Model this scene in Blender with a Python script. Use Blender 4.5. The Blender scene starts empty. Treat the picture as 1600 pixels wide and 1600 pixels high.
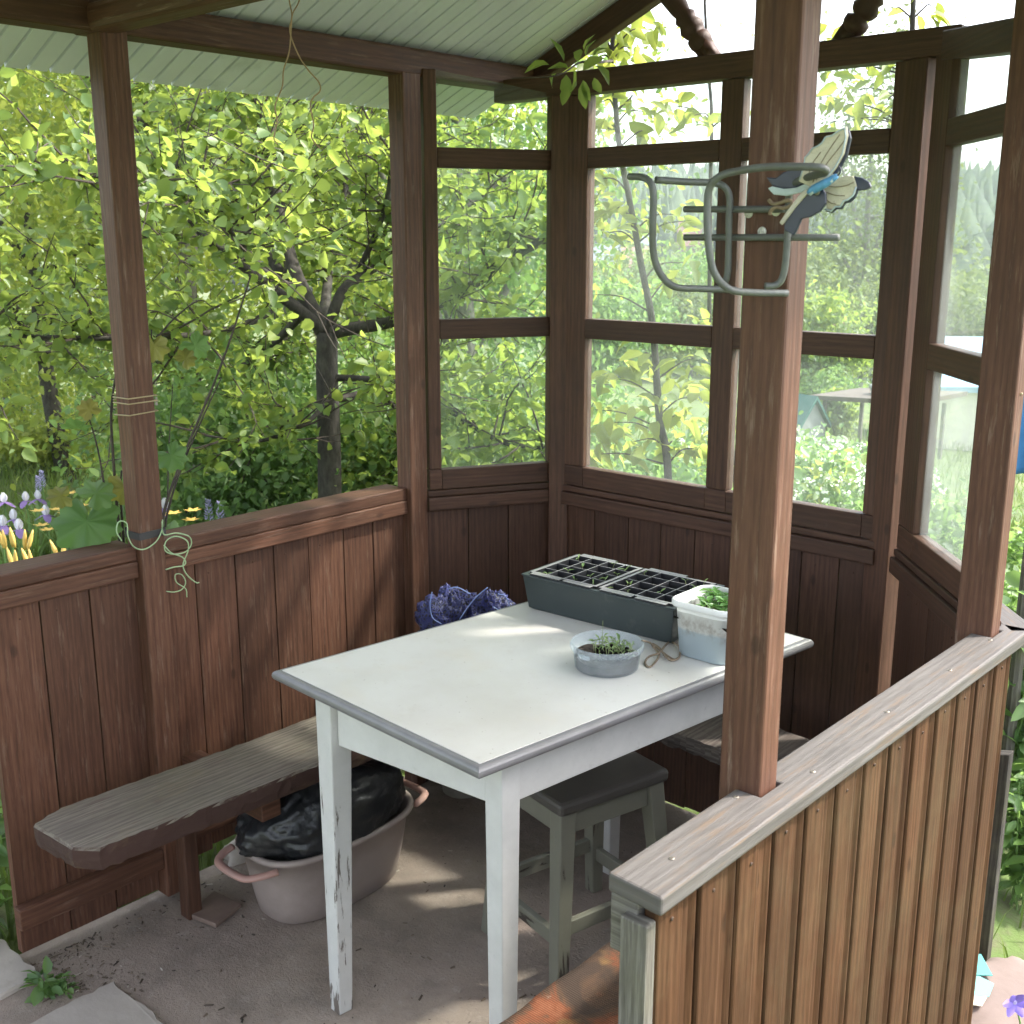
import bpy, math, random
import numpy as np
from mathutils import Vector, Matrix
random.seed(7)
RNG = np.random.default_rng(11)
S = bpy.context.scene
COL = S.collection
PI = math.pi
# ------------------------------------------------------------------ survey helpers
FPX, TILT, AZ, EYE = 1780.0, math.radians(13.5), math.radians(42.0), 1.61
_F = (-math.sin(AZ), math.cos(AZ)); _R = (math.cos(AZ), math.sin(AZ))
def _ray(px, py):
    u, v = px-800.0, py-800.0
    d = v*math.cos(TILT)+FPX*math.sin(TILT); w = FPX*math.cos(TILT)-v*math.sin(TILT)
    return Vector((_F[0]*w+_R[0]*u, _F[1]*w+_R[1]*u, -d))
def at_z(px, py, z): r = _ray(px, py); k = (z-EYE)/r.z; return Vector((r.x*k, r.y*k, z))
def at_x(px, py, x): r = _ray(px, py); k = x/r.x; return Vector((x, r.y*k, EYE+r.z*k))
def at_y(px, py, y): r = _ray(px, py); k = y/r.y; return Vector((r.x*k, y, EYE+r.z*k))
def at_d(px, py, D):
    r = _ray(px, py); k = D/(r.x*_F[0]+r.y*_F[1]); return Vector((r.x*k, r.y*k, EYE+r.z*k))
# ------------------------------------------------------------------ mesh builder
class MB:
    def __init__(s): s.v = []; s.f = []; s.uv = []; s.r = []
    def add(s, verts, faces, rnd=None, L=None, uvs=None, soff=None):
        o = len(s.v); r = random.random() if rnd is None else rnd
        ox, oy = (random.random()*7, random.random()*7) if soff is None else soff
        s.v.extend([tuple(p) for p in verts])
        L = Vector(L).normalized() if L is not None else Vector((0,0,1))
        for i, f in enumerate(faces):
            s.f.append([o+k for k in f]); s.r.append(r)
            if uvs is not None: s.uv.append(uvs[i]); continue
            P = [Vector(verts[k]) for k in f]
            n = Vector((0,0,0))
            for q in range(len(P)): n += P[q].cross(P[(q+1) % len(P)])
            if n.length < 1e-12: n = Vector((0,0,1))
            n.normalize()
            if abs(n.dot(L)) > .75:
                a = Vector((1,0,0)) if abs(n.x) < .7 else Vector((0,1,0))
                U = n.cross(a).normalized(); W = n.cross(U)
                s.uv.append([(p.dot(U)+ox, p.dot(W)*.25+oy) for p in P])
            else:
                U = n.cross(L).normalized()
                s.uv.append([(p.dot(U)+ox, p.dot(L)+oy) for p in P])
    def hexa(s, c, L=(0,0,1), rnd=None):
        s.add(c, [(3,2,1,0),(4,5,6,7),(0,1,5,4),(1,2,6,5),(2,3,7,6),(3,0,4,7)], rnd, L)
    def box(s, x0, x1, y0, y1, z0, z1, L=None, rnd=None):
        if L is None:
            d = (x1-x0, y1-y0, z1-z0); m = max(range(3), key=lambda i: d[i]); L = [0,0,0]; L[m] = 1
        s.hexa([(x0,y0,z0),(x1,y0,z0),(x1,y1,z0),(x0,y1,z0),(x0,y0,z1),(x1,y0,z1),(x1,y1,z1),(x0,y1,z1)], L, rnd)
    def beam(s, p, q, w, h, up=(0,0,1), rnd=None, w2=None, h2=None):
        p, q = Vector(p), Vector(q); d = (q-p).normalized()
        sd = d.cross(Vector(up)).normalized(); u = sd.cross(d).normalized()
        w2 = w if w2 is None else w2; h2 = h if h2 is None else h2
        c = [p-sd*w/2-u*h/2, p+sd*w/2-u*h/2, q+sd*w2/2-u*h2/2, q-sd*w2/2-u*h2/2,
             p-sd*w/2+u*h/2, p+sd*w/2+u*h/2, q+sd*w2/2+u*h2/2, q-sd*w2/2+u*h2/2]
        s.hexa(c, d, rnd)
    def tube(s, pts, r, n=8, rnd=None, cap=True):
        pts = [Vector(p) for p in pts]; m = len(pts)
        rr = [r]*m if isinstance(r, (int, float)) else list(r)
        t = (pts[1]-pts[0]).normalized(); a = Vector((0,0,1)) if abs(t.z) < .9 else Vector((1,0,0))
        N = t.cross(a).normalized(); V = []; UV = []; acc = 0
        for i, p in enumerate(pts):
            t = (pts[min(i+1,m-1)]-pts[max(i-1,0)]).normalized()
            N = (N-t*N.dot(t)).normalized(); B = t.cross(N)
            if i: acc += (p-pts[i-1]).length
            for k in range(n):
                an = 2*PI*k/n; V.append(p+(N*math.cos(an)+B*math.sin(an))*rr[i]); UV.append((k/n*2*PI*max(rr[i],1e-4), acc))
        Fs = []; us = []
        for i in range(m-1):
            for k in range(n):
                f = (i*n+k, i*n+(k+1)%n, (i+1)*n+(k+1)%n, (i+1)*n+k); Fs.append(f); us.append([UV[j] for j in f])
        if cap:
            for f in (tuple(range(n-1,-1,-1)), tuple((m-1)*n+k for k in range(n))): Fs.append(f); us.append([UV[j] for j in f])
        s.add(V, Fs, rnd, uvs=us)
    def lathe(s, prof, c=(0,0,0), n=32, rnd=None, sx=1, sy=1):
        V = []; Fs = []; us = []; m = len(prof)
        for (r, z) in prof:
            for k in range(n):
                a = 2*PI*k/n; V.append((c[0]+r*sx*math.cos(a), c[1]+r*sy*math.sin(a), c[2]+z))
        for i in range(m-1):
            for k in range(n):
                f = (i*n+k, i*n+(k+1)%n, (i+1)*n+(k+1)%n, (i+1)*n+k); Fs.append(f)
                us.append([(k/n, i/m), ((k+1)/n, i/m), ((k+1)/n, (i+1)/m), (k/n, (i+1)/m)])
        s.add(V, Fs, rnd, uvs=us)
    def prism(s, poly, off, rnd=None):
        """flat polygon poly (list of Vector) extruded by vector off"""
        n = len(poly); off = Vector(off); V = list(poly)+[p+off for p in poly]
        Fs = [tuple(range(n)), tuple(range(2*n-1, n-1, -1))]+[(i, n+i, n+(i+1)%n, (i+1)%n) for i in range(n)]
        s.add(V, Fs, rnd, L=(0,0,1))
def curve(pts, n=6):
    """Catmull-Rom through points"""
    P = [Vector(p) for p in pts]; out = []
    for i in range(len(P)-1):
        a = P[i-1] if i else P[0]*2-P[1]; b, c = P[i], P[i+1]; d = P[i+2] if i+2 < len(P) else P[-1]*2-P[-2]
        for k in range(n):
            t = k/n
            out.append(.5*((2*b)+(c-a)*t+(2*a-5*b+4*c-d)*t*t+(3*b-a-3*c+d)*t**3))
    out.append(P[-1]); return out
def lerp_list(a, b, n): return [a+(b-a)*i/(n-1) for i in range(n)]
BASE = {}
def tag(o, label=None, cat=None, group=None, kind=None):
    if label: o['label'] = label
    if cat: o['category'] = cat
    if group: o['group'] = group
    if kind: o['kind'] = kind
    return o
def thing(name, label, cat, loc, group=None):
    o = bpy.data.objects.new(name, None); o.empty_display_size = .05; COL.objects.link(o); o.location = loc
    BASE[o.name] = Vector(loc); return tag(o, label, cat, group)
def build(mb, name, mat, parent=None, bevel=0, smooth=False, base=None):
    """links a builder's content as ONE mesh object; vertices are kept relative to the thing's base"""
    if parent is not None: B = BASE[parent.name]
    elif base is not None: B = Vector(base)
    else: B = Vector((0,0,0))
    me = bpy.data.meshes.new(name)
    V = np.array([tuple(p) for p in mb.v], dtype=float)-np.array(B)
    me.from_pydata(V.tolist(), [], mb.f); 
    uvl = me.uv_layers.new(name='UVMap')
    flat = np.array([c for f in mb.uv for uv in f for c in uv], dtype=np.float32)
    if len(flat) == len(uvl.data)*2: uvl.data.foreach_set('uv', flat)
    at = me.attributes.new('rnd', 'FLOAT', 'FACE'); at.data.foreach_set('value', np.array(mb.r, dtype=np.float32))
    me.materials.append(mat)
    o = bpy.data.objects.new(name, me); COL.objects.link(o)
    if smooth: me.polygons.foreach_set('use_smooth', [True]*len(me.polygons))
    if parent is not None: o.parent = parent
    else: o.location = B
    BASE[o.name] = B
    if bevel:
        m = o.modifiers.new('bevel', 'BEVEL'); m.width = bevel; m.segments = 2; m.limit_method = 'ANGLE'; m.angle_limit = math.radians(35)
    return o
def raw_mesh(name, V, counts, idx, rnd, mat, parent=None, base=None):
    """fast numpy mesh: V (n,3), counts per face, flat vertex index, rnd per face"""
    B = BASE[parent.name] if parent is not None else (Vector(base) if base is not None else Vector((0,0,0)))
    me = bpy.data.meshes.new(name); V = V-np.array(B)
    me.vertices.add(len(V)); me.vertices.foreach_set('co', V.astype(np.float32).ravel())
    me.loops.add(len(idx)); me.loops.foreach_set('vertex_index', idx.astype(np.int32))
    st = np.concatenate([[0], np.cumsum(counts)[:-1]]).astype(np.int32)
    me.polygons.add(len(counts)); me.polygons.foreach_set('loop_start', st)
    me.update(calc_edges=True); me.validate()
    at = me.attributes.new('rnd', 'FLOAT', 'FACE'); at.data.foreach_set('value', rnd.astype(np.float32))
    me.materials.append(mat); o = bpy.data.objects.new(name, me); COL.objects.link(o)
    if parent is not None: o.parent = parent
    else: o.location = B
    BASE[o.name] = B
    return o
# ------------------------------------------------------------------ leaves
def norm(a): return a/np.maximum(np.linalg.norm(a, axis=1, keepdims=True), 1e-9)
def leaf_geo(P, D, N, Ln, ratio=.62, fold=.18, droop=.15):
    """one folded pointed oval (7 vertices, two faces) per row; base P, axis D, normal N, length Ln"""
    n = len(P); D = norm(D); U = norm(np.cross(N, D)); N = norm(np.cross(D, U)); Ln = Ln[:,None]
    w = Ln*ratio*.5
    def pt(a, b, c): return P+D*Ln*a+U*w*b+N*Ln*c
    w = w*(.75+.5*RNG.random((n,1))); droop = droop*(.3+1.5*RNG.random((n,1))); fold = fold*(.4+1.3*RNG.random((n,1)))
    rows = [pt(0,0,0), pt(.22,.72,fold*.5), pt(.55,1,fold*.7-droop*.2), pt(.83,.55,fold*.3-droop*.7), pt(1,0,-droop),
            pt(.83,-.55,fold*.3-droop*.7), pt(.55,-1,fold*.7-droop*.2), pt(.22,-.72,fold*.5), pt(.5,0,0)]
    V = np.stack(rows, 1).reshape(-1, 3)
    b = (np.arange(n)*9)[:,None]
    f = np.array([0,8,4,3,2,1, 0,7,6,5,4,8]); idx = (b+f[None,:]).ravel()
    return V, np.full(n*2, 6), idx
def leaf_mesh(name, P, D, N, Ln, mat, parent=None, base=None, rnd=None, **k):
    V, c, idx = leaf_geo(P, D, N, Ln, **k)
    r = RNG.random(len(P)) if rnd is None else rnd
    return raw_mesh(name, V, c, idx, np.repeat(r, 2), mat, parent, base)
def cat_leaf(name, chunks, mat, parent=None, base=None, **k):
    P = np.concatenate([c[0] for c in chunks]); D = np.concatenate([c[1] for c in chunks]); N = np.concatenate([c[2] for c in chunks])
    L = np.concatenate([c[3] for c in chunks]); R = np.concatenate([c[4] for c in chunks])
    return leaf_mesh(name, P, D, N, L, mat, parent, base, R, **k)
# ------------------------------------------------------------------ materials
def newmat(name):
    m = bpy.data.materials.new(name); m.use_nodes = True; nt = m.node_tree
    return m, nt, nt.nodes['Principled BSDF'], nt.nodes['Material Output']
def nd(nt, t, **kw):
    n = nt.nodes.new(t)
    for k, v in kw.items():
        if k in n.inputs.keys() if hasattr(n.inputs, 'keys') else False: n.inputs[k].default_value = v
        else: setattr(n, k, v)
    return n
def ramp(nt, stops, fac=None):
    r = nt.nodes.new('ShaderNodeValToRGB'); e = r.color_ramp.elements
    while len(e) < len(stops): e.new(.5)
    for el, (p, c) in zip(e, stops): el.position = p; el.color = (*c, 1) if len(c) == 3 else c
    if fac is not None: nt.links.new(fac, r.inputs[0])
    return r
def mixc(nt, a, b, fac, mode='MIX'):
    m = nt.nodes.new('ShaderNodeMix'); m.data_type = 'RGBA'; m.blend_type = mode
    for sock, v in ((m.inputs[6], a), (m.inputs[7], b), (m.inputs[0], fac)):
        if isinstance(v, (int, float)): sock.default_value = v
        elif isinstance(v, tuple): sock.default_value = (*v, 1)
        else: nt.links.new(v, sock)
    return m.outputs[2]
def math_(nt, op, a, b=None, c=None):
    m = nt.nodes.new('ShaderNodeMath'); m.operation = op
    for i, v in enumerate((a, b, c)):
        if v is None: continue
        if isinstance(v, (int, float)): m.inputs[i].default_value = v
        else: nt.links.new(v, m.inputs[i])
    return m.outputs[0]
def noise(nt, vec, scale, detail=4, rough=.55, dist=0):
    n = nt.nodes.new('ShaderNodeTexNoise'); n.inputs['Scale'].default_value = scale; n.inputs['Detail'].default_value = detail
    n.inputs['Roughness'].default_value = rough; n.inputs['Distortion'].default_value = dist
    if vec is not None: nt.links.new(vec, n.inputs['Vector'])
    return n.outputs[0]
def mapping(nt, vec, scale=(1,1,1), loc=(0,0,0)):
    m = nt.nodes.new('ShaderNodeMapping'); m.inputs['Scale'].default_value = scale; m.inputs['Location'].default_value = loc
    nt.links.new(vec, m.inputs['Vector']); return m.outputs[0]
def bump(nt, bsdf, h, strength=.3, dist=.002):
    b = nt.nodes.new('ShaderNodeBump'); b.inputs['Strength'].default_value = strength; b.inputs['Distance'].default_value = dist
    nt.links.new(h, b.inputs['Height']); nt.links.new(b.outputs[0], bsdf.inputs['Normal'])
def uvn(nt): return nt.nodes.new('ShaderNodeTexCoord').outputs['UV']
def objc(nt): return nt.nodes.new('ShaderNodeTexCoord').outputs['Object']
def wpos(nt): return nt.nodes.new('ShaderNodeNewGeometry').outputs['Position']
def rnd_(nt):
    a = nt.nodes.new('ShaderNodeAttribute'); a.attribute_name = 'rnd'; return a.outputs['Fac']
def wood(name, dark, mid, light, rough=.6, wear=None, wear_amt=.0, green=0.0, var=.35, grain=1.0, bstr=.35, side=None, spec=.35):
    m, nt, b, out = newmat(name); uv = uvn(nt); r = rnd_(nt)
    seed = nt.nodes.new('ShaderNodeCombineXYZ'); nt.links.new(math_(nt, 'MULTIPLY', r, 37.0), seed.inputs[2])
    add = nt.nodes.new('ShaderNodeVectorMath'); add.operation = 'ADD'
    nt.links.new(mapping(nt, uv, (1, .055, 1)), add.inputs[0]); nt.links.new(seed.outputs[0], add.inputs[1])
    g1 = noise(nt, add.outputs[0], 120*grain, 5, .6, .5)          # ring lines along the board
    g2 = noise(nt, add.outputs[0], 420*grain, 3, .6)
    wv = nt.nodes.new('ShaderNodeTexWave'); wv.wave_type = 'BANDS'; wv.bands_direction = 'X'
    wv.inputs['Scale'].default_value = 22*grain; wv.inputs['Distortion'].default_value = 9; wv.inputs['Detail'].default_value = 2; wv.inputs['Detail Scale'].default_value = 1.2
    nt.links.new(add.outputs[0], wv.inputs['Vector'])
    gm = math_(nt, 'ADD', math_(nt, 'MULTIPLY', g1, .5), math_(nt, 'ADD', math_(nt, 'MULTIPLY', g2, .38), math_(nt, 'MULTIPLY', wv.outputs[1], .12)))
    c = ramp(nt, [(.33, dark), (.5, mid), (.67, light)], gm).outputs[0]
    # knots
    vo = nt.nodes.new('ShaderNodeTexVoronoi'); vo.voronoi_dimensions = '2D'; vo.inputs['Scale'].default_value = 2.6
    nt.links.new(mapping(nt, uv, (1.6, .8, 1)), vo.inputs['Vector'])
    kn = ramp(nt, [(.0, (1,1,1)), (.022, (.8,.8,.8)), (.036, (0,0,0))], vo.outputs['Distance']).outputs[0]
    c = mixc(nt, c, tuple(x*.45 for x in dark), math_(nt, 'MULTIPLY', kn, .65))
    # board to board tone
    tone = math_(nt, 'ADD', math_(nt, 'MULTIPLY', r, var), 1-var*.5)
    tc = nt.nodes.new('ShaderNodeCombineColor')
    for i in range(3): nt.links.new(tone, tc.inputs[i])
    c = mixc(nt, c, tc.outputs[0], 1.0, 'MULTIPLY')
    # large blotches of ageing
    bl = noise(nt, mapping(nt, uv, (1, .35, 1)), 5, 5, .65)
    c = mixc(nt, c, tuple(x*.55 for x in mid), math_(nt, 'MULTIPLY', ramp(nt, [(.46,(0,0,0)),(.66,(1,1,1))], bl).outputs[0], .6))
    if wear is not None:
        wn = noise(nt, mapping(nt, uv, (14, 1.1, 1)), 6, 6, .7)
        wm = ramp(nt, [(.58-wear_amt*.4, (0,0,0)), (.72-wear_amt*.3, (1,1,1))], wn).outputs[0]
        c = mixc(nt, c, wear, math_(nt, 'MULTIPLY', wm, .8))
    if green:
        gz = noise(nt, wpos(nt), 4, 5, .7)
        c = mixc(nt, c, (.13,.13,.07), math_(nt, 'MULTIPLY', ramp(nt, [(.45,(0,0,0)),(.68,(1,1,1))], gz).outputs[0], green))
    if side is not None:      # old paint that survives on the edges of the plank only
        gn = nt.nodes.new('ShaderNodeNewGeometry'); sx = nt.nodes.new('ShaderNodeSeparateXYZ'); nt.links.new(gn.outputs['True Normal'], sx.inputs[0])
        sd = ramp(nt, [(.35,(1,1,1)),(.6,(0,0,0))], math_(nt, 'ADD', sx.outputs[2], math_(nt, 'MULTIPLY', math_(nt, 'SUBTRACT', noise(nt, wpos(nt), 30, 5, .7), .5), .9))).outputs[0]
        c = mixc(nt, c, side, sd)
        yl = ramp(nt, [(.56,(0,0,0)),(.7,(1,1,1))], noise(nt, mapping(nt, wpos(nt), (1,.6,1)), 7, 5, .7)).outputs[0]
        c = mixc(nt, c, (.17,.125,.06), math_(nt, 'MULTIPLY', yl, .35))
    nt.links.new(c, b.inputs['Base Color'])
    b.inputs['Specular IOR Level'].default_value = spec
    rr = math_(nt, 'ADD', rough-.12, math_(nt, 'MULTIPLY', g1, .25)); nt.links.new(rr, b.inputs['Roughness'])
    bump(nt, b, gm, bstr, .0025); return m
def leafmat(name, stops, trans=(.24,.34,.035), tfac=.45, gloss=.4, spec=.5):
    m, nt, b, out = newmat(name); r = rnd_(nt)
    vr = noise(nt, wpos(nt), 2.2, 2); f = math_(nt, 'ADD', math_(nt, 'MULTIPLY', r, .7), math_(nt, 'MULTIPLY', math_(nt, 'SUBTRACT', vr, .35), .8))
    c = ramp(nt, stops, f).outputs[0]; nt.links.new(c, b.inputs['Base Color'])
    b.inputs['Roughness'].default_value = gloss; b.inputs['Specular IOR Level'].default_value = spec
    t = nt.nodes.new('ShaderNodeBsdfTranslucent'); nt.links.new(mixc(nt, c, trans, .7), t.inputs[0])
    mx = nt.nodes.new('ShaderNodeMixShader'); mx.inputs[0].default_value = tfac
    nt.links.new(b.outputs[0], mx.inputs[1]); nt.links.new(t.outputs[0], mx.inputs[2]); nt.links.new(mx.outputs[0], out.inputs[0])
    return m
def plain(name, col, rough=.5, metal=0, var=.0, nscale=8, bstr=0, bscale=60, spec=.5, dirt=None, dscale=6, dlo=.5, dhi=.7, damt=.6):
    m, nt, b, out = newmat(name); oc = objc(nt); c = None
    n = noise(nt, oc, nscale, 5, .6)
    c = ramp(nt, [(.3, tuple(x*(1-var) for x in col)), (.7, tuple(min(1, x*(1+var)) for x in col))], n).outputs[0]
    if dirt is not None:
        c = mixc(nt, c, dirt, math_(nt, 'MULTIPLY', ramp(nt, [(dlo,(0,0,0)),(dhi,(1,1,1))], noise(nt, oc, dscale, 6, .7)).outputs[0], damt))
    nt.links.new(c, b.inputs['Base Color'])
    b.inputs['Roughness'].default_value = rough; b.inputs['Metallic'].default_value = metal; b.inputs['Specular IOR Level'].default_value = spec
    if bstr: bump(nt, b, noise(nt, oc, bscale, 5, .6), bstr, .003)
    return m
# ------------------------------------------------------------------ material set
W_STAIN = wood('stained_wood', (.050,.020,.011), (.092,.038,.0215), (.132,.061,.037), .6, wear=(.16,.10,.072), wear_amt=.05, var=.6)
W_POST = wood('post_wood', (.062,.025,.014), (.106,.045,.026), (.150,.071,.044), .58, wear=(.20,.135,.10), wear_amt=.06, var=.3)
W_DARK = wood('dark_stained_wood', (.038,.016,.009), (.068,.030,.0175), (.096,.046,.029), .55, var=.45)
W_LINING = wood('lining_wood', (.033,.0145,.006), (.056,.026,.0115), (.080,.040,.0195), .78, var=.45, green=.14, spec=.15)
W_GREY = wood('weathered_wood', (.068,.061,.057), (.094,.086,.081), (.122,.113,.107), .66, wear=(.125,.085,.055), wear_amt=.14, var=.1, bstr=.5)
W_BENCH = wood('old_bench_wood', (.075,.060,.048), (.140,.117,.097), (.21,.182,.155), .8, wear=(.09,.045,.032), wear_amt=.06, green=.22, var=.2, bstr=.7, side=(.045,.022,.017))
W_STAKE = wood('dark_grey_wood', (.05,.045,.04), (.11,.10,.09), (.2,.19,.17), .8, green=.3, var=.2, bstr=.6)
M_ROOF = plain('roof_sheet', (.70,.73,.81), .45, 0, .06, 2, dirt=(.14,.16,.15), dscale=2.6, dlo=.55, dhi=.75, damt=.5)
def pane_mat(name, base, amp):  # dust film whose pale colour also stands in for a washed-out haze veil
    m, nt, b, out = newmat(name); nt.nodes.remove(b)
    tr = nt.nodes.new('ShaderNodeBsdfTransparent'); tr.inputs[0].default_value = (.93,.97,.95,1)
    gl = nt.nodes.new('ShaderNodeBsdfGlossy'); gl.inputs['Roughness'].default_value = .02
    fr = nt.nodes.new('ShaderNodeFresnel'); gm = nt.nodes.new('ShaderNodeNewGeometry'); nt.links.new(math_(nt, 'SUBTRACT', 1.45, math_(nt, 'MULTIPLY', gm.outputs['Backfacing'], 1.45-1/1.45)), fr.inputs[0])
    m1 = nt.nodes.new('ShaderNodeMixShader'); nt.links.new(math_(nt, 'MULTIPLY', fr.outputs[0], .8), m1.inputs[0]); nt.links.new(tr.outputs[0], m1.inputs[1]); nt.links.new(gl.outputs[0], m1.inputs[2])
    di = nt.nodes.new('ShaderNodeBsdfDiffuse'); di.inputs[0].default_value = (.75,.8,.8,1)
    tl = nt.nodes.new('ShaderNodeBsdfTranslucent'); tl.inputs[0].default_value = (.75,.8,.8,1)
    m2 = nt.nodes.new('ShaderNodeMixShader'); m2.inputs[0].default_value = .6
    nt.links.new(di.outputs[0], m2.inputs[1]); nt.links.new(tl.outputs[0], m2.inputs[2])
    n = noise(nt, mapping(nt, wpos(nt), (3,3,1.6)), 2.5, 6, .7)
    sp = noise(nt, wpos(nt), 160, 2, .5)
    dust_haze = math_(nt, 'ADD', math_(nt, 'MULTIPLY', ramp(nt, [(.35,(0,0,0)),(.75,(1,1,1))], n).outputs[0], amp), base)
    dust_haze = math_(nt, 'ADD', dust_haze, math_(nt, 'MULTIPLY', ramp(nt, [(.70,(0,0,0)),(.76,(1,1,1))], sp).outputs[0], amp*.15))
    m3 = nt.nodes.new('ShaderNodeMixShader'); nt.links.new(dust_haze, m3.inputs[0]); nt.links.new(m1.outputs[0], m3.inputs[1]); nt.links.new(m2.outputs[0], m3.inputs[2])
    nt.links.new(m3.outputs[0], out.inputs[0]); return m
M_PANE = pane_mat('dusty_hazy_glass', .022, .05)
M_PANE_D = pane_mat('very_dusty_hazy_glass', .05, .08)
# ------------------------------------------------------------------ ground
def sstep(a, b, x): t = np.clip((x-a)/(b-a), 0, 1); return t*t*(3-2*t)
def terrain(x, y):
    x = np.asarray(x, float); y = np.asarray(y, float)
    z = -.06-.32*sstep(-1.6, -.9, x)*sstep(1.0, 2.0, y)-.10*sstep(2.5, 3.2, y)
    d = np.maximum(y-3.2, 0)
    z = z-np.where(d < 55, .13*d-.0002*d*d, .13*55-.0002*55*55+(np.minimum(d, 140)-55)*.03)
    r = np.hypot(x, y)
    z = z+30*sstep(150, 420, r)*(.8+.2*np.sin(np.arctan2(y, x)*5+1))
    z = z-.02*np.maximum(x-3, 0)*(x < 40)-.7*(x >= 40)+.04*np.maximum(-x-6, 0)*(x > -40)+1.4*(x <= -40)
    return z+.03*np.sin(x*1.7+.4)*np.sin(y*1.3)*sstep(2.8, 5, r)
def tz(x, y): return float(terrain(x, y))
def make_ground():
    rr = [0]+list(np.geomspace(.35, 500, 74)); ns = 120; V = []; c = (-1.4, 1.6)
    V.append((c[0], c[1], -.3)); 
    for r in rr[1:]:
        for k in range(ns):
            a = 2*PI*k/ns; x = c[0]+r*math.cos(a); y = c[1]+r*math.sin(a); z = tz(x, y)
            if -2.5 < x < -.6 and .2 < y < 2.65: z = -.3
            V.append((x, y, z))
    Fs = [(0, 1+k, 1+(k+1)%ns) for k in range(ns)]
    for i in range(len(rr)-2):
        for k in range(ns):
            a = 1+i*ns+k; b = 1+i*ns+(k+1)%ns; Fs.append((a, a+ns, b+ns, b))
    m, nt, b, out = newmat('garden_ground'); p = wpos(nt)
    n1 = noise(nt, p, .6, 6, .6); n2 = noise(nt, p, 9, 6, .7)
    c1 = ramp(nt, [(.3,(.05,.085,.02)),(.5,(.085,.13,.03)),(.62,(.13,.17,.05)),(.75,(.16,.135,.085))], n1).outputs[0]
    c2 = mixc(nt, c1, (.09,.075,.05), ramp(nt, [(.45,(0,0,0)),(.65,(.7,.7,.7))], n2).outputs[0])
    nt.links.new(c2, b.inputs['Base Color']); b.inputs['Roughness'].default_value = .95; bump(nt, b, n2, .8, .02)
    mb = MB(); mb.add(V, Fs, 0, uvs=[[(0,0)]*len(f) for f in Fs])
    o = build(mb, 'ground', m, smooth=True); tag(o, kind='structure')
make_ground()
# dusty concrete floor
def floor_mat():
    m, nt, b, out = newmat('dusty_concrete'); p = wpos(nt)
    n1 = noise(nt, p, 2.6, 6, .62); n2 = noise(nt, p, 28, 6, .7); n3 = noise(nt, p, 150, 3, .6); n4 = noise(nt, mapping(nt, p, (1,1,1), (4,2,0)), 6, 7, .7)
    c = ramp(nt, [(.3,(.175,.135,.110)),(.5,(.25,.198,.164)),(.7,(.325,.268,.226))], n1).outputs[0]
    c = mixc(nt, c, (.10,.08,.068), math_(nt, 'MULTIPLY', ramp(nt, [(.5,(0,0,0)),(.72,(1,1,1))], n4).outputs[0], .55))
    c = mixc(nt, c, (.40,.36,.33), math_(nt, 'MULTIPLY', ramp(nt, [(.55,(0,0,0)),(.75,(1,1,1))], n2).outputs[0], .35))
    c = mixc(nt, c, (.07,.055,.045), math_(nt, 'MULTIPLY', ramp(nt, [(.66,(0,0,0)),(.72,(1,1,1))], n3).outputs[0], .5))
    n5 = noise(nt, p, 520, 2, .6); c = mixc(nt, c, (.46,.42,.37), math_(nt, 'MULTIPLY', ramp(nt, [(.68,(0,0,0)),(.72,(1,1,1))], n5).outputs[0], .6)); c = mixc(nt, c, (.06,.048,.04), math_(nt, 'MULTIPLY', ramp(nt, [(.30,(1,1,1)),(.34,(0,0,0))], n5).outputs[0], .6))
    nt.links.new(c, b.inputs['Base Color']); b.inputs['Roughness'].default_value = .92
    bump(nt, b, math_(nt, 'ADD', n2, math_(nt, 'ADD', math_(nt, 'MULTIPLY', n3, .5), math_(nt, 'MULTIPLY', n5, .3))), .7, .008); return m
M_FLOOR = floor_mat()
mb = MB(); fp = [(-2.40,.25),(-.70,.25),(-.70,2.16),(-1.05,2.56),(-2.15,2.58),(-2.40,2.2)]
mb.prism([Vector((x,y,-.25)) for x,y in fp], (0,0,.25)); tag(build(mb, 'floor', M_FLOOR), kind='structure')
# ------------------------------------------------------------------ gazebo
GZ = thing('gazebo', 'brown stained wooden garden gazebo with window panes and a ribbed pale metal roof', 'gazebo', (-1.5, 1.6, 0))
def part(mb, name, mat, bevel=.002, parent=None, smooth=False): return build(mb, name, mat, parent or GZ, bevel, smooth)
def post(x0, x1, y0, y1, z0, z1, mat=W_POST):
    mb = MB(); mb.box(x0, x1, y0, y1, z0, z1, (0,0,1)); return part(mb, 'post', mat, .004)
post(-2.38, -2.322, 1.305, 1.368, .02, 2.035)                 # left wall, near
post(-2.38, -2.322, 2.152, 2.217, 0, 2.035)                   # left wall, far
post(-.743, -.680, 1.245, 1.292, 0, 2.04)                     # in front
post(-.746, -.678, 2.080, 2.126, 0, 2.04)                     # right
def rot_post(cx, cy, w, d, ang, z1):
    mb = MB(); a = math.radians(ang); ux = Vector((math.cos(a), math.sin(a), 0)); uy = Vector((-math.sin(a), math.cos(a), 0)); c = Vector((cx, cy, 0))
    q = [c-ux*w/2-uy*d/2, c+ux*w/2-uy*d/2, c+ux*w/2+uy*d/2, c-ux*w/2+uy*d/2]
    mb.hexa(q+[p+Vector((0,0,z1)) for p in q], (0,0,1)); return part(mb, 'post', W_DARK, .004)
rot_post(-2.122, 2.572, .058, .07, 30, 1.992); rot_post(-1.098, 2.585, .075, .09, -22, 1.99)
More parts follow.
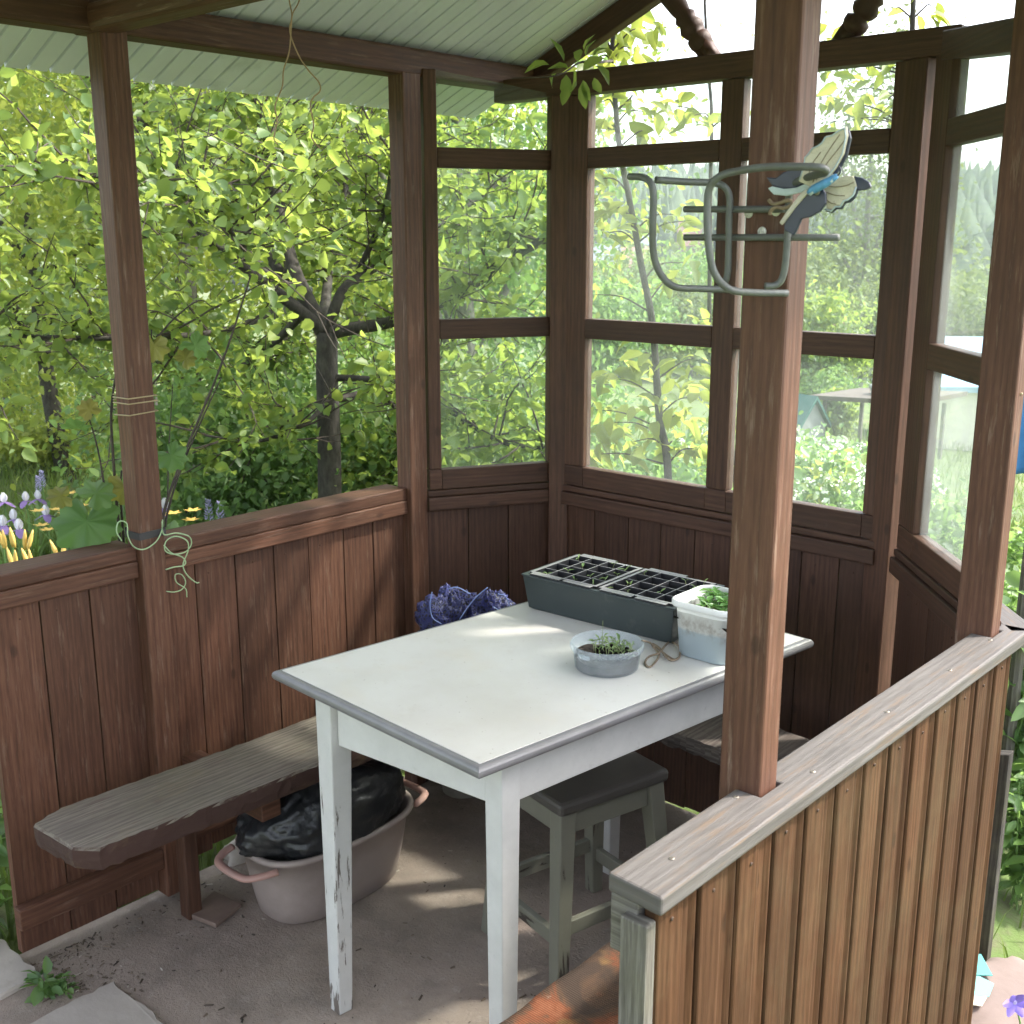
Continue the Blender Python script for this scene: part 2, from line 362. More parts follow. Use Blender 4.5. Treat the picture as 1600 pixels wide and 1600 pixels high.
# left wall boarding
def boards(p, q, z_top, zb, mat, n, thick=.022, name='plank_panel', jag=.02, out=None):
    """vertical boards between p and q (xy), front face on the line, interior on the left of p->q reversed by out"""
    mb = MB(); p, q = Vector((*p,0)), Vector((*q,0)); d = (q-p).normalized(); L = (q-p).length; nrm = Vector(out).normalized()
    ws = [1+random.uniform(-.12,.12) for _ in range(n)]; s = 0; tot = sum(ws)
    nails = []
    for w in ws:
        a = p+d*(s+.0016); s += w/tot*L; b = p+d*(s-.0016); k = nrm*random.uniform(0,.002); nails.append(a.lerp(b,random.uniform(.3,.7))+k)
        z0 = zb+random.uniform(0, jag); tk = nrm*thick
        mb.hexa([a+k+Vector((0,0,z0)), b+k+Vector((0,0,z0)), b+k+tk+Vector((0,0,z0)), a+k+tk+Vector((0,0,z0)),
                 a+k+Vector((0,0,z_top)), b+k+Vector((0,0,z_top)), b+k+tk+Vector((0,0,z_top)), a+k+tk+Vector((0,0,z_top))], (0,0,1))
    for w_ in nails:
        for zz in (z_top-.075, zb+.20):
            mb.tube([w_+Vector((0,0,zz))-nrm*.0012, w_+Vector((0,0,zz))+nrm*.002], .0028, 8, 0)
    return part(mb, name, mat, .0025)
boards((-2.358,.953), (-2.358,1.306), .884, .025, W_STAIN, 3, out=(-1,0,0), jag=.012)
boards((-2.358,1.366), (-2.358,2.153), .884, .05, W_STAIN, 7, out=(-1,0,0), jag=.05)
for y0, y1 in ((.90,1.304),(1.369,2.151)):
    mb = MB(); mb.box(-2.425,-2.338,y0,y1,.886,.921); part(mb, 'cap_rail', W_STAIN, .004)
    mb = MB(); mb.box(-2.357,-2.336,y0,y1,.845,.885); part(mb, 'rail', W_STAIN, .003)
mb = MB(); mb.box(-2.357,-2.325,.945,1.304,.10,.152); part(mb, 'ledger', W_STAIN, .003)
mb = MB(); mb.box(-2.357,-2.325,1.369,2.15,.14,.185); part(mb, 'ledger', W_STAIN, .003)
# plates, tie beam, roof
ZE, XE, SL, XR, YG = 1.975, -2.65, .42, -1.53, 2.76
def roof_z(x): return ZE+SL*((x-XE) if x < XR else (2*XR-XE-x))
mb = MB(); mb.beam((-2.362,-.3,2.062),(-2.362,YG-.02,2.062),.076,.07); part(mb, 'wall_plate', W_STAIN, .008)
mb = MB(); mb.beam((-.70,-.3,2.066),(-.70,YG-.02,2.066),.076,.07); part(mb, 'wall_plate', W_STAIN, .008)
mb = MB(); ty = 1.318
mb.beam((-2.415,ty,2.054),(-.64,ty,2.054),.075,.055); part(mb, 'tie_beam', W_POST, .014)
for side in (-1, 1):
    mb = MB(); pr = []; y = -.9
    while y < YG:
        pr += [(y,0),(y+.043,0),(y+.0445,.012),(y+.051,.012)]; y += .0525
    pr = [(p, h) for p, h in pr if p <= YG]+[(YG,0)]
    xs = [XE, -2.3, -2.0, XR] if side < 0 else [2*XR-XE, -.8, -1.1, XR]
    V = []; Fs = []
    for x in xs:
        for (p, h) in pr: V.append((x, p, roof_z(x)+h+.008))
    n = len(pr)
    for i in range(3):
        for k in range(n-1): Fs.append((i*n+k, i*n+k+1, (i+1)*n+k+1, (i+1)*n+k))
    mb.add(V, Fs, .5, L=(1,0,0)); o = part(mb, 'roof_sheet', M_ROOF, 0); sm = o.modifiers.new('thickness', 'SOLIDIFY'); sm.thickness = .0015; sm.offset = 1
    mb = MB(); x0 = (-2.40 if side < 0 else 2*XR+2.40)
    mb.beam((x0, 2.695, roof_z(x0)-.032), (XR-side*-.004, 2.695, roof_z(XR)-.032), .04, .062); part(mb, 'rafter', W_DARK, .004)
    mb = MB(); mb.beam((x0, .35, roof_z(x0)-.032), (XR-side*-.004, .35, roof_z(XR)-.032), .04, .062); part(mb, 'rafter', W_DARK, .004)
mb = MB(); mb.beam((XR,-.85,roof_z(XR)-.075),(XR,2.67,roof_z(XR)-.075),.045,.07); part(mb, 'ridge_beam', W_STAIN, .004)
# rear walls : a slanted panel, a straight panel, a slanted panel
def wall_axis(P0, P1, inward):
    P0, P1 = Vector((*P0,0)), Vector((*P1,0)); d = (P1-P0).normalized(); n = Vector((-d.y, d.x, 0))
    if n.dot(Vector((*inward,0))-P0) < 0: n = -n
    return P0, d, n, (P1-P0).length
def hx(mb, P0, d, n, s0, s1, z0, z1, f, bk, L, z1b=None):
    """block on a wall: s along, z up, from f in front of the wall line to bk behind"""
    c = []
    for z, zz in ((z0, z0), (z1, z1 if z1b is None else z1b)):
        c += [P0+d*s0+n*f+Vector((0,0,z)), P0+d*s1+n*f+Vector((0,0,zz)), P0+d*s1-n*bk+Vector((0,0,zz)), P0+d*s0-n*bk+Vector((0,0,z))]
    mb.hexa(c, L)
RZ = [(.905,.963),(1.335,1.390),(1.797,1.850)]
def rear_wall(P0, P1, stiles, nb, mat, top_beam=None, pane=M_PANE, slant=None, slope=0):
    P0, d, n, L = wall_axis(P0, P1, (-1.55,1.7)); up = (0,0,1)
    boards((P0-n*.012)[:2], (P0-n*.012+d*L)[:2], .884, .003, mat, nb, out=tuple(-n), jag=.012)
    mb = MB(); hx(mb, P0, d, n, 0, L, .845, .884, .012, .012, d); part(mb, 'rail', mat, .003)
    mb = MB(); hx(mb, P0, d, n, 0, L, .886, .903, .004, .04, d); part(mb, 'sill', mat, .003)
    fr = MB(); zt = 1.99
    for i, (s0, s1) in enumerate(stiles):
        e = (slant[0] if i == 0 else slant[1]) if slant else zt
        hx(fr, P0, d, n, s0, s1, .9645, e-.002, -.0005, .036, up)
    for i in range(len(stiles)-1):
        for (z0, z1) in RZ: hx(fr, P0, d, n, stiles[i][1]+.0006, stiles[i+1][0]-.0006, z0 if z0 > .95 else .9055, z1, 0, .034, d)
    hx(fr, P0, d, n, stiles[0][0], stiles[0][1], .9055, .9635, 0, .034, d); hx(fr, P0, d, n, stiles[-1][0], stiles[-1][1], .9055, .9635, 0, .034, d)
    for i in range(1, len(stiles)-1): hx(fr, P0, d, n, stiles[i][0]-.0006, stiles[i][1]+.0006, .9055, .9635, .0003, .034, d)
    w = part(fr, 'window', mat, .0025)
    for i in range(len(stiles)-1):
        a, b = stiles[i][1]-.006, stiles[i+1][0]+.006
        for z0, z1 in ((.957,1.341),(1.384,1.803),(1.844,zt+.004)):
            pm = MB(); top = None
            if slant and z1 > 1.9: z1, top = slant[0], slant[1]
            hx(pm, P0, d, n, a, b, z0, z1, -.016, .019, up, top); build(pm, 'pane', pane, w)
    if top_beam and slope:
        s0, s1 = top_beam; mb = MB(); c = []
        for za, zb_ in ((1.972, 1.972-slope), (2.030, 2.030-slope)):
            c += [P0+d*s0+n*.006+Vector((0,0,za)), P0+d*s1+n*.006+Vector((0,0,zb_)), P0+d*s1-n*.05+Vector((0,0,zb_)), P0+d*s0-n*.05+Vector((0,0,za))]
        mb.hexa(c, d); part(mb, 'top_beam', mat, .003)
    elif top_beam:
        s0, s1 = top_beam; mb = MB(); hx(mb, P0, d, n, s0, s1, 1.9905, 2.05, .006, .05, d); part(mb, 'top_beam', mat, .003)
    return P0, d, n, L
rear_wall((-2.322,2.217), (-2.138,2.553), [(.006,.043),(.372,.383)], 3, W_DARK, slant=(2.050,2.0))
rear_wall((-2.092,2.55), (-1.118,2.55), [(.002,.072),(.489,.552),(.932,.972)], 9, W_DARK, top_beam=(-.27,1.075))
PC = rear_wall((-1.058,2.52), (-.715,2.128), [(.004,.105),(.415,.519)], 5, W_DARK, top_beam=(.05,.52), pane=M_PANE_D, slope=.05)
mb = MB(); P0, d, n, L = PC; hx(mb, P0, d, n, .0, L+.03, .868, .8925, -.045, .10, d); part(mb, 'cap_rail', W_GREY, .003)
# right half wall
mb = MB(); y = .973
while y < 2.08:
    r = random.random()
    wb = random.uniform(-.003,.003); pf = [(0,-.004),(.0015,0),(.050+wb,0),(.054+wb,-.0055),(.060,-.0075),(.072,-.0075),(.079,-.004),(.0838,-.0025),(.0850,-.006),(.0850,-.02),(0,-.02)]; o_ = random.uniform(0,.0012)
    mb.prism([Vector((-.6515+h+o_, y+u, -.36)) for u, h in [(u_*1.026, h_) for u_, h_ in pf]], (0,0,1.226), r); y += .0894
part(mb, 'lining_panel', W_LINING, .003)
mb = MB(); cp_ = [(-.637,.957),(-.636,2.172),(-.705,2.168),(-.705,2.129),(-.6755,2.1285),(-.6755,2.078),(-.714,2.0775),(-.714,1.2965),(-.677,1.2965),(-.677,1.243),(-.714,1.2425),(-.715,.961)]
mb.add([(x,y,.868) for x,y in cp_]+[(x,y,.8925) for x,y in cp_], [tuple(range(11,-1,-1)), tuple(range(12,24))]+[(i,(i+1)%12,12+(i+1)%12,12+i) for i in range(12)], .5, L=(0,1,0))
part(mb, 'cap_rail', W_GREY, .0035)
mb = MB(); mb.box(-.713,-.6735,.964,1.244,.792,.867); mb.box(-.713,-.6735,1.293,2.079,.792,.867); part(mb, 'rail', W_STAKE, .003)
mb = MB(); mb.box(-.690,-.652,.952,.9715,-.33,.852,(0,0,1)); part(mb, 'end_trim', W_STAKE, .003)
M_SCREW = plain('screw_head', (.32,.29,.25), .45, .8, .2, 40)
M_NAIL = plain('rusty_nail', (.09,.06,.045), .6, .5, .2, 40)
def screw_head(parent, c, nrm, r=.0042, mat=M_SCREW):
    mb = MB(); nrm = Vector(nrm).normalized(); a = nrm.orthogonal().normalized(); b = nrm.cross(a); c = Vector(c)
    for rr, h in ((r, .0),):
        V = []; N = 14
        for (q, hh) in ((r, 0), (r*.95, .0012), (r*.55, .0018), (r*.5, .0004)):
            for k in range(N): an = 2*PI*k/N; V.append(c+(a*math.cos(an)+b*math.sin(an))*q+nrm*hh)
        Fs = [(i*N+k, i*N+(k+1)%N, (i+1)*N+(k+1)%N, (i+1)*N+k) for i in range(3) for k in range(N)]+[tuple(3*N+k for k in range(N))]
        mb.add(V, Fs, .5)
    for ax, bx in ((a, b), (b, a)): mb.beam(c+nrm*.0009-ax*r*.5, c+nrm*.0009+ax*r*.5, r*.25, .0012, up=nrm)
    return build(mb, 'screw', mat, parent)
for (x, yy) in ((-.676,1.035),(-.700,1.22),(-.660,1.355),(-.672,1.62),(-.668,1.86),(-.672,2.06)): screw_head(GZ, (x,yy,.8922), (0,0,1), .004)
for i in range(13): screw_head(GZ, (-.6508, .973+.0894*i+.028, .840-.004*(i%3)), (1,0,0), .0026, M_NAIL)
# sunburst of turned spindles in the rear gable
def spindle(p, q):
    p, q = Vector(p), Vector(q); d = (q-p); L = d.length; prof = []
    for t, r in ((0,.012),(.08,.013),(.10,.019),(.13,.022),(.17,.022),(.19,.013),(.21,.020),(.25,.024),(.30,.017),(.33,.021),(.36,.015),(.40,.018),(.6,.024),(.8,.019),(.9,.014),(1,.012)): prof.append((r*1.35, t*L))
    mb = MB(); mb.lathe(prof, n=16); rot = Vector((0,0,1)).rotation_difference(d.normalized()).to_matrix()
    mb.v = [tuple(p+rot@Vector(v)) for v in mb.v]; u_ = d.normalized(); mb.beam(p-u_*.012, p+u_*.045, .040, .036, up=(0,1,0)); mb.beam(p+u_*(L-.05), p+u_*L, .040, .036, up=(0,1,0)); return part(mb, 'spindle', W_DARK, 0, smooth=True)
spindle((-1.650,2.575,2.045),(-1.90,2.575,2.36)); spindle((-1.300,2.575,2.045),(-1.10,2.575,2.31))
# ------------------------------------------------------------------ table
def paint_mat(name, col, under, amt, lowz=None, rough=.45):
    """old oil paint chipped down to the wood; chips are stretched up and down and grow towards the foot when lowz is set"""
    m, nt, b, out = newmat(name); uv = uvn(nt); p = wpos(nt); r = rnd_(nt)
    n = noise(nt, mapping(nt, uv, (60, 7, 1)), 1.0, 6, .65, .4); n0 = noise(nt, mapping(nt, uv, (14, 2.2, 1)), 1.0, 3, .6)
    base = math_(nt, 'ADD', math_(nt, 'MULTIPLY', n, .6), math_(nt, 'MULTIPLY', n0, .4))
    if lowz is not None:
        sx = nt.nodes.new('ShaderNodeSeparateXYZ'); nt.links.new(p, sx.inputs[0])
        base = math_(nt, 'ADD', base, math_(nt, 'MULTIPLY', math_(nt, 'SUBTRACT', lowz, sx.outputs[2]), .14))
    k = ramp(nt, [(.62-amt, (0,0,0)), (.635-amt, (1,1,1))], base).outputs[0]
    n2 = noise(nt, p, 14, 5, .65); c = ramp(nt, [(.3, tuple(x*.86 for x in col)), (.7, col)], n2).outputs[0]
    g = ramp(nt, [(.62,(0,0,0)),(.8,(1,1,1))], noise(nt, p, 45, 4, .7)).outputs[0]
    c = mixc(nt, c, tuple(x*.5 for x in col), math_(nt, 'MULTIPLY', g, .5))
    c = mixc(nt, c, under, k); nt.links.new(c, b.inputs['Base Color']); b.inputs['Roughness'].default_value = rough
    h = math_(nt, 'SUBTRACT', math_(nt, 'MULTIPLY', n2, .3), k); bump(nt, b, h, .5, .0015); return m
M_WHITE = paint_mat('white_paint', (.57,.565,.55), (.17,.14,.12), -.05)
M_WHITE_CH = paint_mat('chipped_white_paint', (.57,.565,.55), (.13,.11,.095), .03, lowz=.48)
def laminate():
    m, nt, b, out = newmat('white_laminate'); p = wpos(nt)
    n = noise(nt, p, 3.5, 6, .6); c = ramp(nt, [(.3,(.52,.495,.455)),(.6,(.60,.585,.555))], n).outputs[0]
    st = ramp(nt, [(.56,(0,0,0)),(.75,(1,1,1))], noise(nt, mapping(nt, p, (1,1,1), (3,1,0)), 5.5, 5, .6)).outputs[0]
    c = mixc(nt, c, (.58,.50,.40), math_(nt, 'MULTIPLY', st, .35))
    sp = ramp(nt, [(.735,(0,0,0)),(.76,(1,1,1))], noise(nt, p, 130, 2, .5)).outputs[0]
    c = mixc(nt, c, (.25,.2,.16), math_(nt, 'MULTIPLY', sp, .7)); sm = ramp(nt, [(.55,(0,0,0)),(.7,(1,1,1))], noise(nt, mapping(nt, p, (1,1,1), (7,2,0)), 16, 7, .75)).outputs[0]; c = mixc(nt, c, (.47,.43,.38), math_(nt, 'MULTIPLY', sm, .35))
    nt.links.new(c, b.inputs['Base Color']); nt.links.new(math_(nt, 'ADD', .3, math_(nt, 'MULTIPLY', n, .25)), b.inputs['Roughness']); return m
M_TOP = laminate(); M_EDGE = plain('grey_plastic_edge', (.17,.165,.17), .35, 0, .12, 20, dirt=(.16,.15,.14), dscale=30, damt=.5)
NL, NR = Vector((-1.822,1.312,0)), Vector((-1.220,1.273,0)); tv = Vector((.109,.933,0)); FL, FR = NL+tv, NR+tv
TB = thing('table', 'white laminate kitchen table with grey rounded edge and white tapered legs', 'table', ((NL+FR)/2))
ex = (NR-NL).normalized(); ey = tv.normalized()
def tq(a, b, z): return NL+ex*a+ey*b+Vector((0,0,z))
TW, TD = (NR-NL).length, tv.length
mb = MB(); i_ = .0035
mb.hexa([tq(i_,i_,.728),tq(TW-i_,i_,.728),tq(TW-i_,TD-i_,.728),tq(i_,TD-i_,.728),tq(i_,i_,.7505),tq(TW-i_,i_,.7505),tq(TW-i_,TD-i_,.7505),tq(i_,TD-i_,.7505)], ey)
build(mb, 'tabletop', M_TOP, TB, .0008)
mb = MB(); prof = [(-.006,.7265),(.003,.7265)]+[(.006+.010*math.cos(t), .7380+.0112*math.sin(t)) for t in lerp_list(-PI/2, PI/2, 9)]+[(.0,.7490),(-.006,.7484)]
cor = [(0,0,-1,-1),(TW,0,1,-1),(TW,TD,1,1),(0,TD,-1,1)]; V = []; Fs = []; m = len(prof)
for (a, b, ma, mb_) in cor:
    for (o, z) in prof: V.append(tq(a+ma*(o-.004), b+mb_*(o-.004), z))
for i in range(4):
    for k in range(m): j = (i+1)%4; Fs.append((i*m+k, j*m+k, j*m+(k+1)%m, i*m+(k+1)%m))
mb.add(V, Fs, .5, ey); build(mb, 'edge_band', M_EDGE, TB, 0)
def leg(cx, cy, w0, w1, dx, dy, mat, z0=0.0):
    mb = MB(); p, q = tq(cx, cy, .7275), tq(cx+dx, cy+dy, z0); c = []
    for o, w in ((q, w1), (p, w0)):
        c += [o-ex*w/2-ey*w/2, o+ex*w/2-ey*w/2, o+ex*w/2+ey*w/2, o-ex*w/2+ey*w/2]
    mb.hexa(c, (0,0,1)); return build(mb, 'leg', mat, TB, .003)
leg(.116,.047,.052,.034,.004,-.012,M_WHITE_CH); leg(TW-.062,.108,.046,.036,.0,.0,M_WHITE); leg(TW-.062,TD-.075,.046,.036,0,0,M_WHITE); leg(.115,TD-.075,.05,.036,0,0,M_WHITE)
def apron(a0, b0, a1, b1, t=.02):
    mb = MB(); mb.beam(tq(a0,b0,.6735), tq(a1,b1,.6735), t, .107); build(mb, 'apron', M_WHITE, TB, .002)
apron(.143,.045,TW-.086,.098); apron(TW-.058,.132,TW-.058,TD-.1); apron(.143,TD-.07,TW-.087,TD-.07); apron(.112,.075,.112,TD-.1)
# ------------------------------------------------------------------ stool
M_STOOL = paint_mat('worn_olive_paint', (.165,.16,.125), (.05,.038,.03), .035, lowz=.15, rough=.5)
M_STOOLTOP = paint_mat('worn_dark_seat', (.075,.068,.06), (.15,.14,.12), .0)
sc = Vector((-1.447,1.852,0)); SB = thing('stool', 'worn olive grey wooden stool with dark seat standing under the table', 'stool', sc)
sa = math.radians(90-10); sx_ = Vector((.978,-.21,0)); sx_ = (Vector((-1.322,2.001,0))-Vector((-1.393,1.701,0))).normalized(); sy_ = Vector((-sx_.y, sx_.x, 0))
SC0 = Vector((-1.393,1.701,0)); SW = .31; SDp = .265
def sq(a, b, z): return SC0+sx_*a+sy_*b+Vector((0,0,z))
mb = MB(); mb.hexa([sq(0,0,.412),sq(SW,0,.412),sq(SW,SDp,.412),sq(0,SDp,.412),sq(0,0,.442),sq(SW,0,.442),sq(SW,SDp,.442),sq(0,SDp,.442)], sx_); build(mb, 'seat', M_STOOLTOP, SB, .009)
lt, lb = [], []
for a, b in ((0,0),(1,0),(1,1),(0,1)):
    t = sq(.03+a*(SW-.06), .03+b*(SDp-.06), .4115); q = sq(-.004+a*(SW+.008), -.004+b*(SDp+.008), 0); lt.append(t); lb.append(q)
    mb = MB(); c = []
    for o, w in ((q, .032), (t, .042)): c += [o-sx_*w/2-sy_*w/2, o+sx_*w/2-sy_*w/2, o+sx_*w/2+sy_*w/2, o-sx_*w/2+sy_*w/2]
    mb.hexa(c, (0,0,1)); build(mb, 'leg', M_STOOL, SB, .003)
for i in range(4):
    j = (i+1)%4; z = .382; p, q = lt[i].lerp(lb[i], .07), lt[j].lerp(lb[j], .07); dd = (q-p).normalized()
    mb = MB(); mb.beam(p+dd*.021, q-dd*.021, .018, .052); build(mb, 'apron', M_STOOL, SB, .002)
    p, q = lt[i].lerp(lb[i], .66 if i % 2 == 0 else .72), lt[j].lerp(lb[j], .66 if i % 2 == 0 else .72)
    mb = MB(); mb.beam(p+dd*.017, q-dd*.017, .016, .034); build(mb, 'stretcher', M_STOOL, SB, .002)
# ------------------------------------------------------------------ benches
BN = thing('bench', 'weathered grey plank bench with a broken chamfered end along the left boarded wall', 'bench', (-2.09,1.5,0))
def rough_plank(outline, z0, z1, jag=.004, jz=.0):
    """plank with a slightly chewed edge: outline list of xy, subdivided"""
    P = []
    n = len(outline)
    for i in range(n):
        a, b = Vector((*outline[i],0)), Vector((*outline[(i+1)%n],0)); k = max(1, int((b-a).length/.018))
        for j in range(k): p = a.lerp(b, j/k); P.append(p+Vector((random.uniform(-jag,jag), random.uniform(-jag,jag), 0)))
    mb = MB(); N = len(P); V = []; c = sum(P, Vector())/N
    for z, s in ((z0, .985), ((z0*.6+z1*.4), 1.0), (z1-.006, 1.0), (z1, .985)):
        for p in P:
            d = (p-c); d = d.normalized()*(.004 if s < 1 else 0); V.append((p.x-d.x+random.uniform(-.0015,.0015), p.y-d.y, z+(random.uniform(-jz,jz) if s<1 and z<z1-.003 else random.uniform(-.0006,.0006))))
    Fs = [tuple(range(N-1,-1,-1)), tuple(3*N+k for k in range(N))]+[(i*N+k, i*N+(k+1)%N, (i+1)*N+(k+1)%N, (i+1)*N+k) for i in range(3) for k in range(N)]
    mb.add(V, Fs, .4, L=(0,1,0)); return mb
mb = rough_plank([(-2.172,.929),(-2.022,.937),(-1.982,.972),(-1.958,1.35),(-1.955,2.05),(-2.17,2.05),(-2.182,1.3),(-2.197,1.0)], .382, .430, .0014, .003); build(mb, 'seat_plank', W_BENCH, BN)
mb = MB(); mb.box(-2.325,-2.0,1.372,1.425,.315,.376); build(mb, 'bearer', W_STAIN, BN, .003)
mb = MB(); mb.box(-2.325,-2.0,1.95,2.0,.315,.376); build(mb, 'bearer', W_STAIN, BN, .003)
mb = MB(); mb.box(-2.262,-2.222,1.300,1.338,0,.265,(0,0,1)); build(mb, 'leg', W_DARK, BN, .004)
mb = MB(); mb.box(-2.25,-2.2,1.93,1.98,0,.314,(0,0,1)); build(mb, 'leg', W_STAKE, BN, .004)
mb = MB(); mb.beam((-2.21,1.34,.31),(-2.21,1.96,.30),.025,.05); build(mb, 'brace', W_STAIN, BN, .003)
BK = thing('bench', 'dark worn plank bench behind the table below the rear windows', 'bench', (-1.6,2.33,0))
mb = rough_plank([(-2.06,2.20),(-1.10,2.165),(-1.0,2.30),(-1.12,2.36),(-2.05,2.46)], .40, .438, .003, .004); build(mb, 'seat_plank', wood('dark_bench_wood', (.045,.035,.03), (.10,.082,.07), (.17,.15,.13), .75, bstr=.6), BK)
for x in (-1.17,-1.95):
    mb = MB(); mb.box(x-.03,x+.03,2.28,2.34,0,.399,(0,0,1)); build(mb, 'leg', W_STAKE, BN if False else BK, .004)
def carpet_mat():
    m, nt, b, out = newmat('patterned_carpet'); p = wpos(nt)
    n1 = noise(nt, p, 9, 4, .6, .8); n2 = noise(nt, mapping(nt, p, (1,1,1), (5,3,0)), 14, 4, .65, .5)
    c = ramp(nt, [(.42,(.075,.055,.043)),(.52,(.12,.075,.05)),(.60,(.24,.085,.042)),(.68,(.29,.12,.065))], n1).outputs[0]
    c = mixc(nt, c, (.40,.36,.29), ramp(nt, [(.66,(0,0,0)),(.72,(1,1,1))], n2).outputs[0])
    c = mixc(nt, c, (.33,.20,.08), ramp(nt, [(.60,(0,0,0)),(.66,(.8,.8,.8))], noise(nt, mapping(nt, p, (1,1,1), (9,8,0)), 7, 3)).outputs[0])
    w = nt.nodes.new('ShaderNodeTexWave'); w.inputs['Scale'].default_value = 75; w.bands_direction = 'Y'; w.inputs['Distortion'].default_value = .8; nt.links.new(p, w.inputs['Vector'])
    rib = w.outputs[1]; fz = noise(nt, p, 420, 2, .6)
    c = mixc(nt, c, (.03,.022,.018), math_(nt, 'MULTIPLY', math_(nt, 'SUBTRACT', 1.0, rib), .45))
    nt.links.new(c, b.inputs['Base Color']); b.inputs['Roughness'].default_value = 1; b.inputs['Specular IOR Level'].default_value = .1
    bump(nt, b, math_(nt, 'ADD', rib, fz), .7, .003); return m
CB = thing('bench', 'low bench covered with rust orange and brown patterned carpet inside the right half wall', 'bench', (-.9,1.0,0))
mb = MB(); mb.box(-1.010,-.76,.55,1.395,.405,.440); build(mb, 'seat_plank', W_STAIN, CB, .004)
def grid_sheet(x0, x1, y0, y1, z, nx, ny, amp, fold=.03):
    V = []; Fs = []
    for j in range(ny+1):
        for i in range(nx+1):
            x = x0+(x1-x0)*i/nx; y = y0+(y1-y0)*j/ny
            V.append((x+.002*math.sin(y*40), y+.002*math.sin(x*35), z+amp*(math.sin(x*31+y*17)+math.sin(y*23-x*9))*.5))
    for j in range(ny):
        for i in range(nx): a = j*(nx+1)+i; Fs.append((a, a+1, a+nx+2, a+nx+1))
    mb = MB(); mb.add(V, Fs, .5, L=(0,1,0)); return mb
o = build(grid_sheet(-1.02,-.755,.56,1.407,.446,20,50,.002), 'carpet', carpet_mat(), CB, smooth=True); sm = o.modifiers.new('thickness', 'SOLIDIFY'); sm.thickness = .007; sm.offset = 0
for y in (.62, 1.33):
    mb = MB(); mb.box(-.99,-.95,y-.02,y+.02,0,.404,(0,0,1)); build(mb, 'leg', W_STAKE, CB, .003)
    mb = MB(); mb.box(-.82,-.78,y-.02,y+.02,0,.404,(0,0,1)); build(mb, 'leg', W_STAKE, CB, .003)
# ------------------------------------------------------------------ basin and bag
M_PINK = plain('dusty_pink_plastic', (.29,.236,.215), .5, 0, .06, 5, dirt=(.20,.165,.145), dscale=7, damt=.5)
M_HANDLE = plain('pink_plastic_handle', (.40,.235,.20), .42, 0, .08, 14, dirt=(.3,.24,.21), dscale=18, damt=.4)
BC = Vector((-2.088,1.625,0)); BS = thing('basin', 'dusty pink plastic wash basin with side handles on the floor below the bench', 'basin', BC)
def oval(r, z, n=56, ax=.135, ay=.225):
    out = []
    for k in range(n):
        a = 2*PI*k/n; ca, sa_ = math.cos(a), math.sin(a); e = .72
        out.append((BC.x+(abs(ca)**e)*math.copysign(ax*r[0]/1, ca), BC.y+(abs(sa_)**e)*math.copysign(ay*r[1]/1, sa_), z))
    return out
rings = [((.0,.0),.003),((.75,.80),.0),((.80,.84),.006),((.86,.885),.05),((.93,.945),.12),((.98,.985),.178),((1.07,1.045),.181),((1.085,1.055),.188),((1.07,1.045),.195),((1.0,1.0),.195),((.965,.975),.186),((.90,.93),.11),((.80,.84),.02),((0,0),.016)]
mb = MB(); V = []; N = 56
for r, z in rings: V += oval(r, z)
mb.add(V, [(i*N+k, i*N+(k+1)%N, (i+1)*N+(k+1)%N, (i+1)*N+k) for i in range(len(rings)-1) for k in range(N)], .5); build(mb, 'tub', M_PINK, BS, smooth=True)
for sgn in (-1, 1):
    mb = MB(); y0 = BC.y+sgn*.225; pts = curve([(BC.x-.085,y0+sgn*.000,.178),(BC.x-.075,y0+sgn*.035,.176),(BC.x-.045,y0+sgn*.062,.172),(BC.x+.045,y0+sgn*.062,.172),(BC.x+.075,y0+sgn*.035,.176),(BC.x+.088,y0-sgn*.005,.176)], 5)
    mb.tube(pts, .0105, 10); m2 = [Vector(v) for v in mb.v]; mb.v = [(v.x, v.y, .176+(v.z-.176)*.75) for v in m2]
    build(mb, 'handle', M_HANDLE, BS, smooth=True)
def crumple(c, r, seed, amp=.12, n=(72,40), fine=.035, flat=None):
    from mathutils import noise as mn
    mb = MB(); V = []; Fs = []; nu, nv = n; off = Vector((seed*3.1, seed*1.7, seed*.9))
    for j in range(nv+1):
        th = PI*j/nv
        for i in range(nu):
            ph = 2*PI*i/nu; d = Vector((math.sin(th)*math.cos(ph), math.sin(th)*math.sin(ph), math.cos(th)))
            q = d*1.6+off; k = 1+amp*mn.noise(q)+fine*2.2*(abs(mn.noise(q*3.1))-.3)+fine*(abs(mn.noise(q*7.7))-.25)*1.4
            p = Vector((c[0]+d.x*r[0]*k, c[1]+d.y*r[1]*k, c[2]+d.z*r[2]*k))
            if flat is not None and p.z < flat: p.z = flat
            V.append(p)
    for j in range(nv):
        for i in range(nu): Fs.append((j*nu+i, (j+1)*nu+i, (j+1)*nu+(i+1)%nu, j*nu+(i+1)%nu))
    mb.add(V, Fs, .5, uvs=[[(0,0)]*4]*len(Fs)); return mb
M_BAG = plain('black_polythene', (.014,.015,.017), .38, 0, .3, 6, 1.0, 34, .5, dirt=(.075,.07,.06), dscale=5, damt=.55)
bagm = crumple((BC.x+.005,BC.y-.01,.215),(.138,.235,.150),3,.16,(140,80),.034,.02)
for i, v in enumerate(bagm.v):
    k = .78+.22*min(1, max(0, (v[2]-.15)/.05)); bagm.v[i] = (BC.x+(v[0]-BC.x)*k, BC.y+(v[1]-BC.y)*k, max(v[2], .03))
tag(build(bagm, 'bag', M_BAG, None, smooth=True, base=(BC.x,BC.y,.02)), 'black shiny plastic bag bulging out of the pink basin', 'bag')
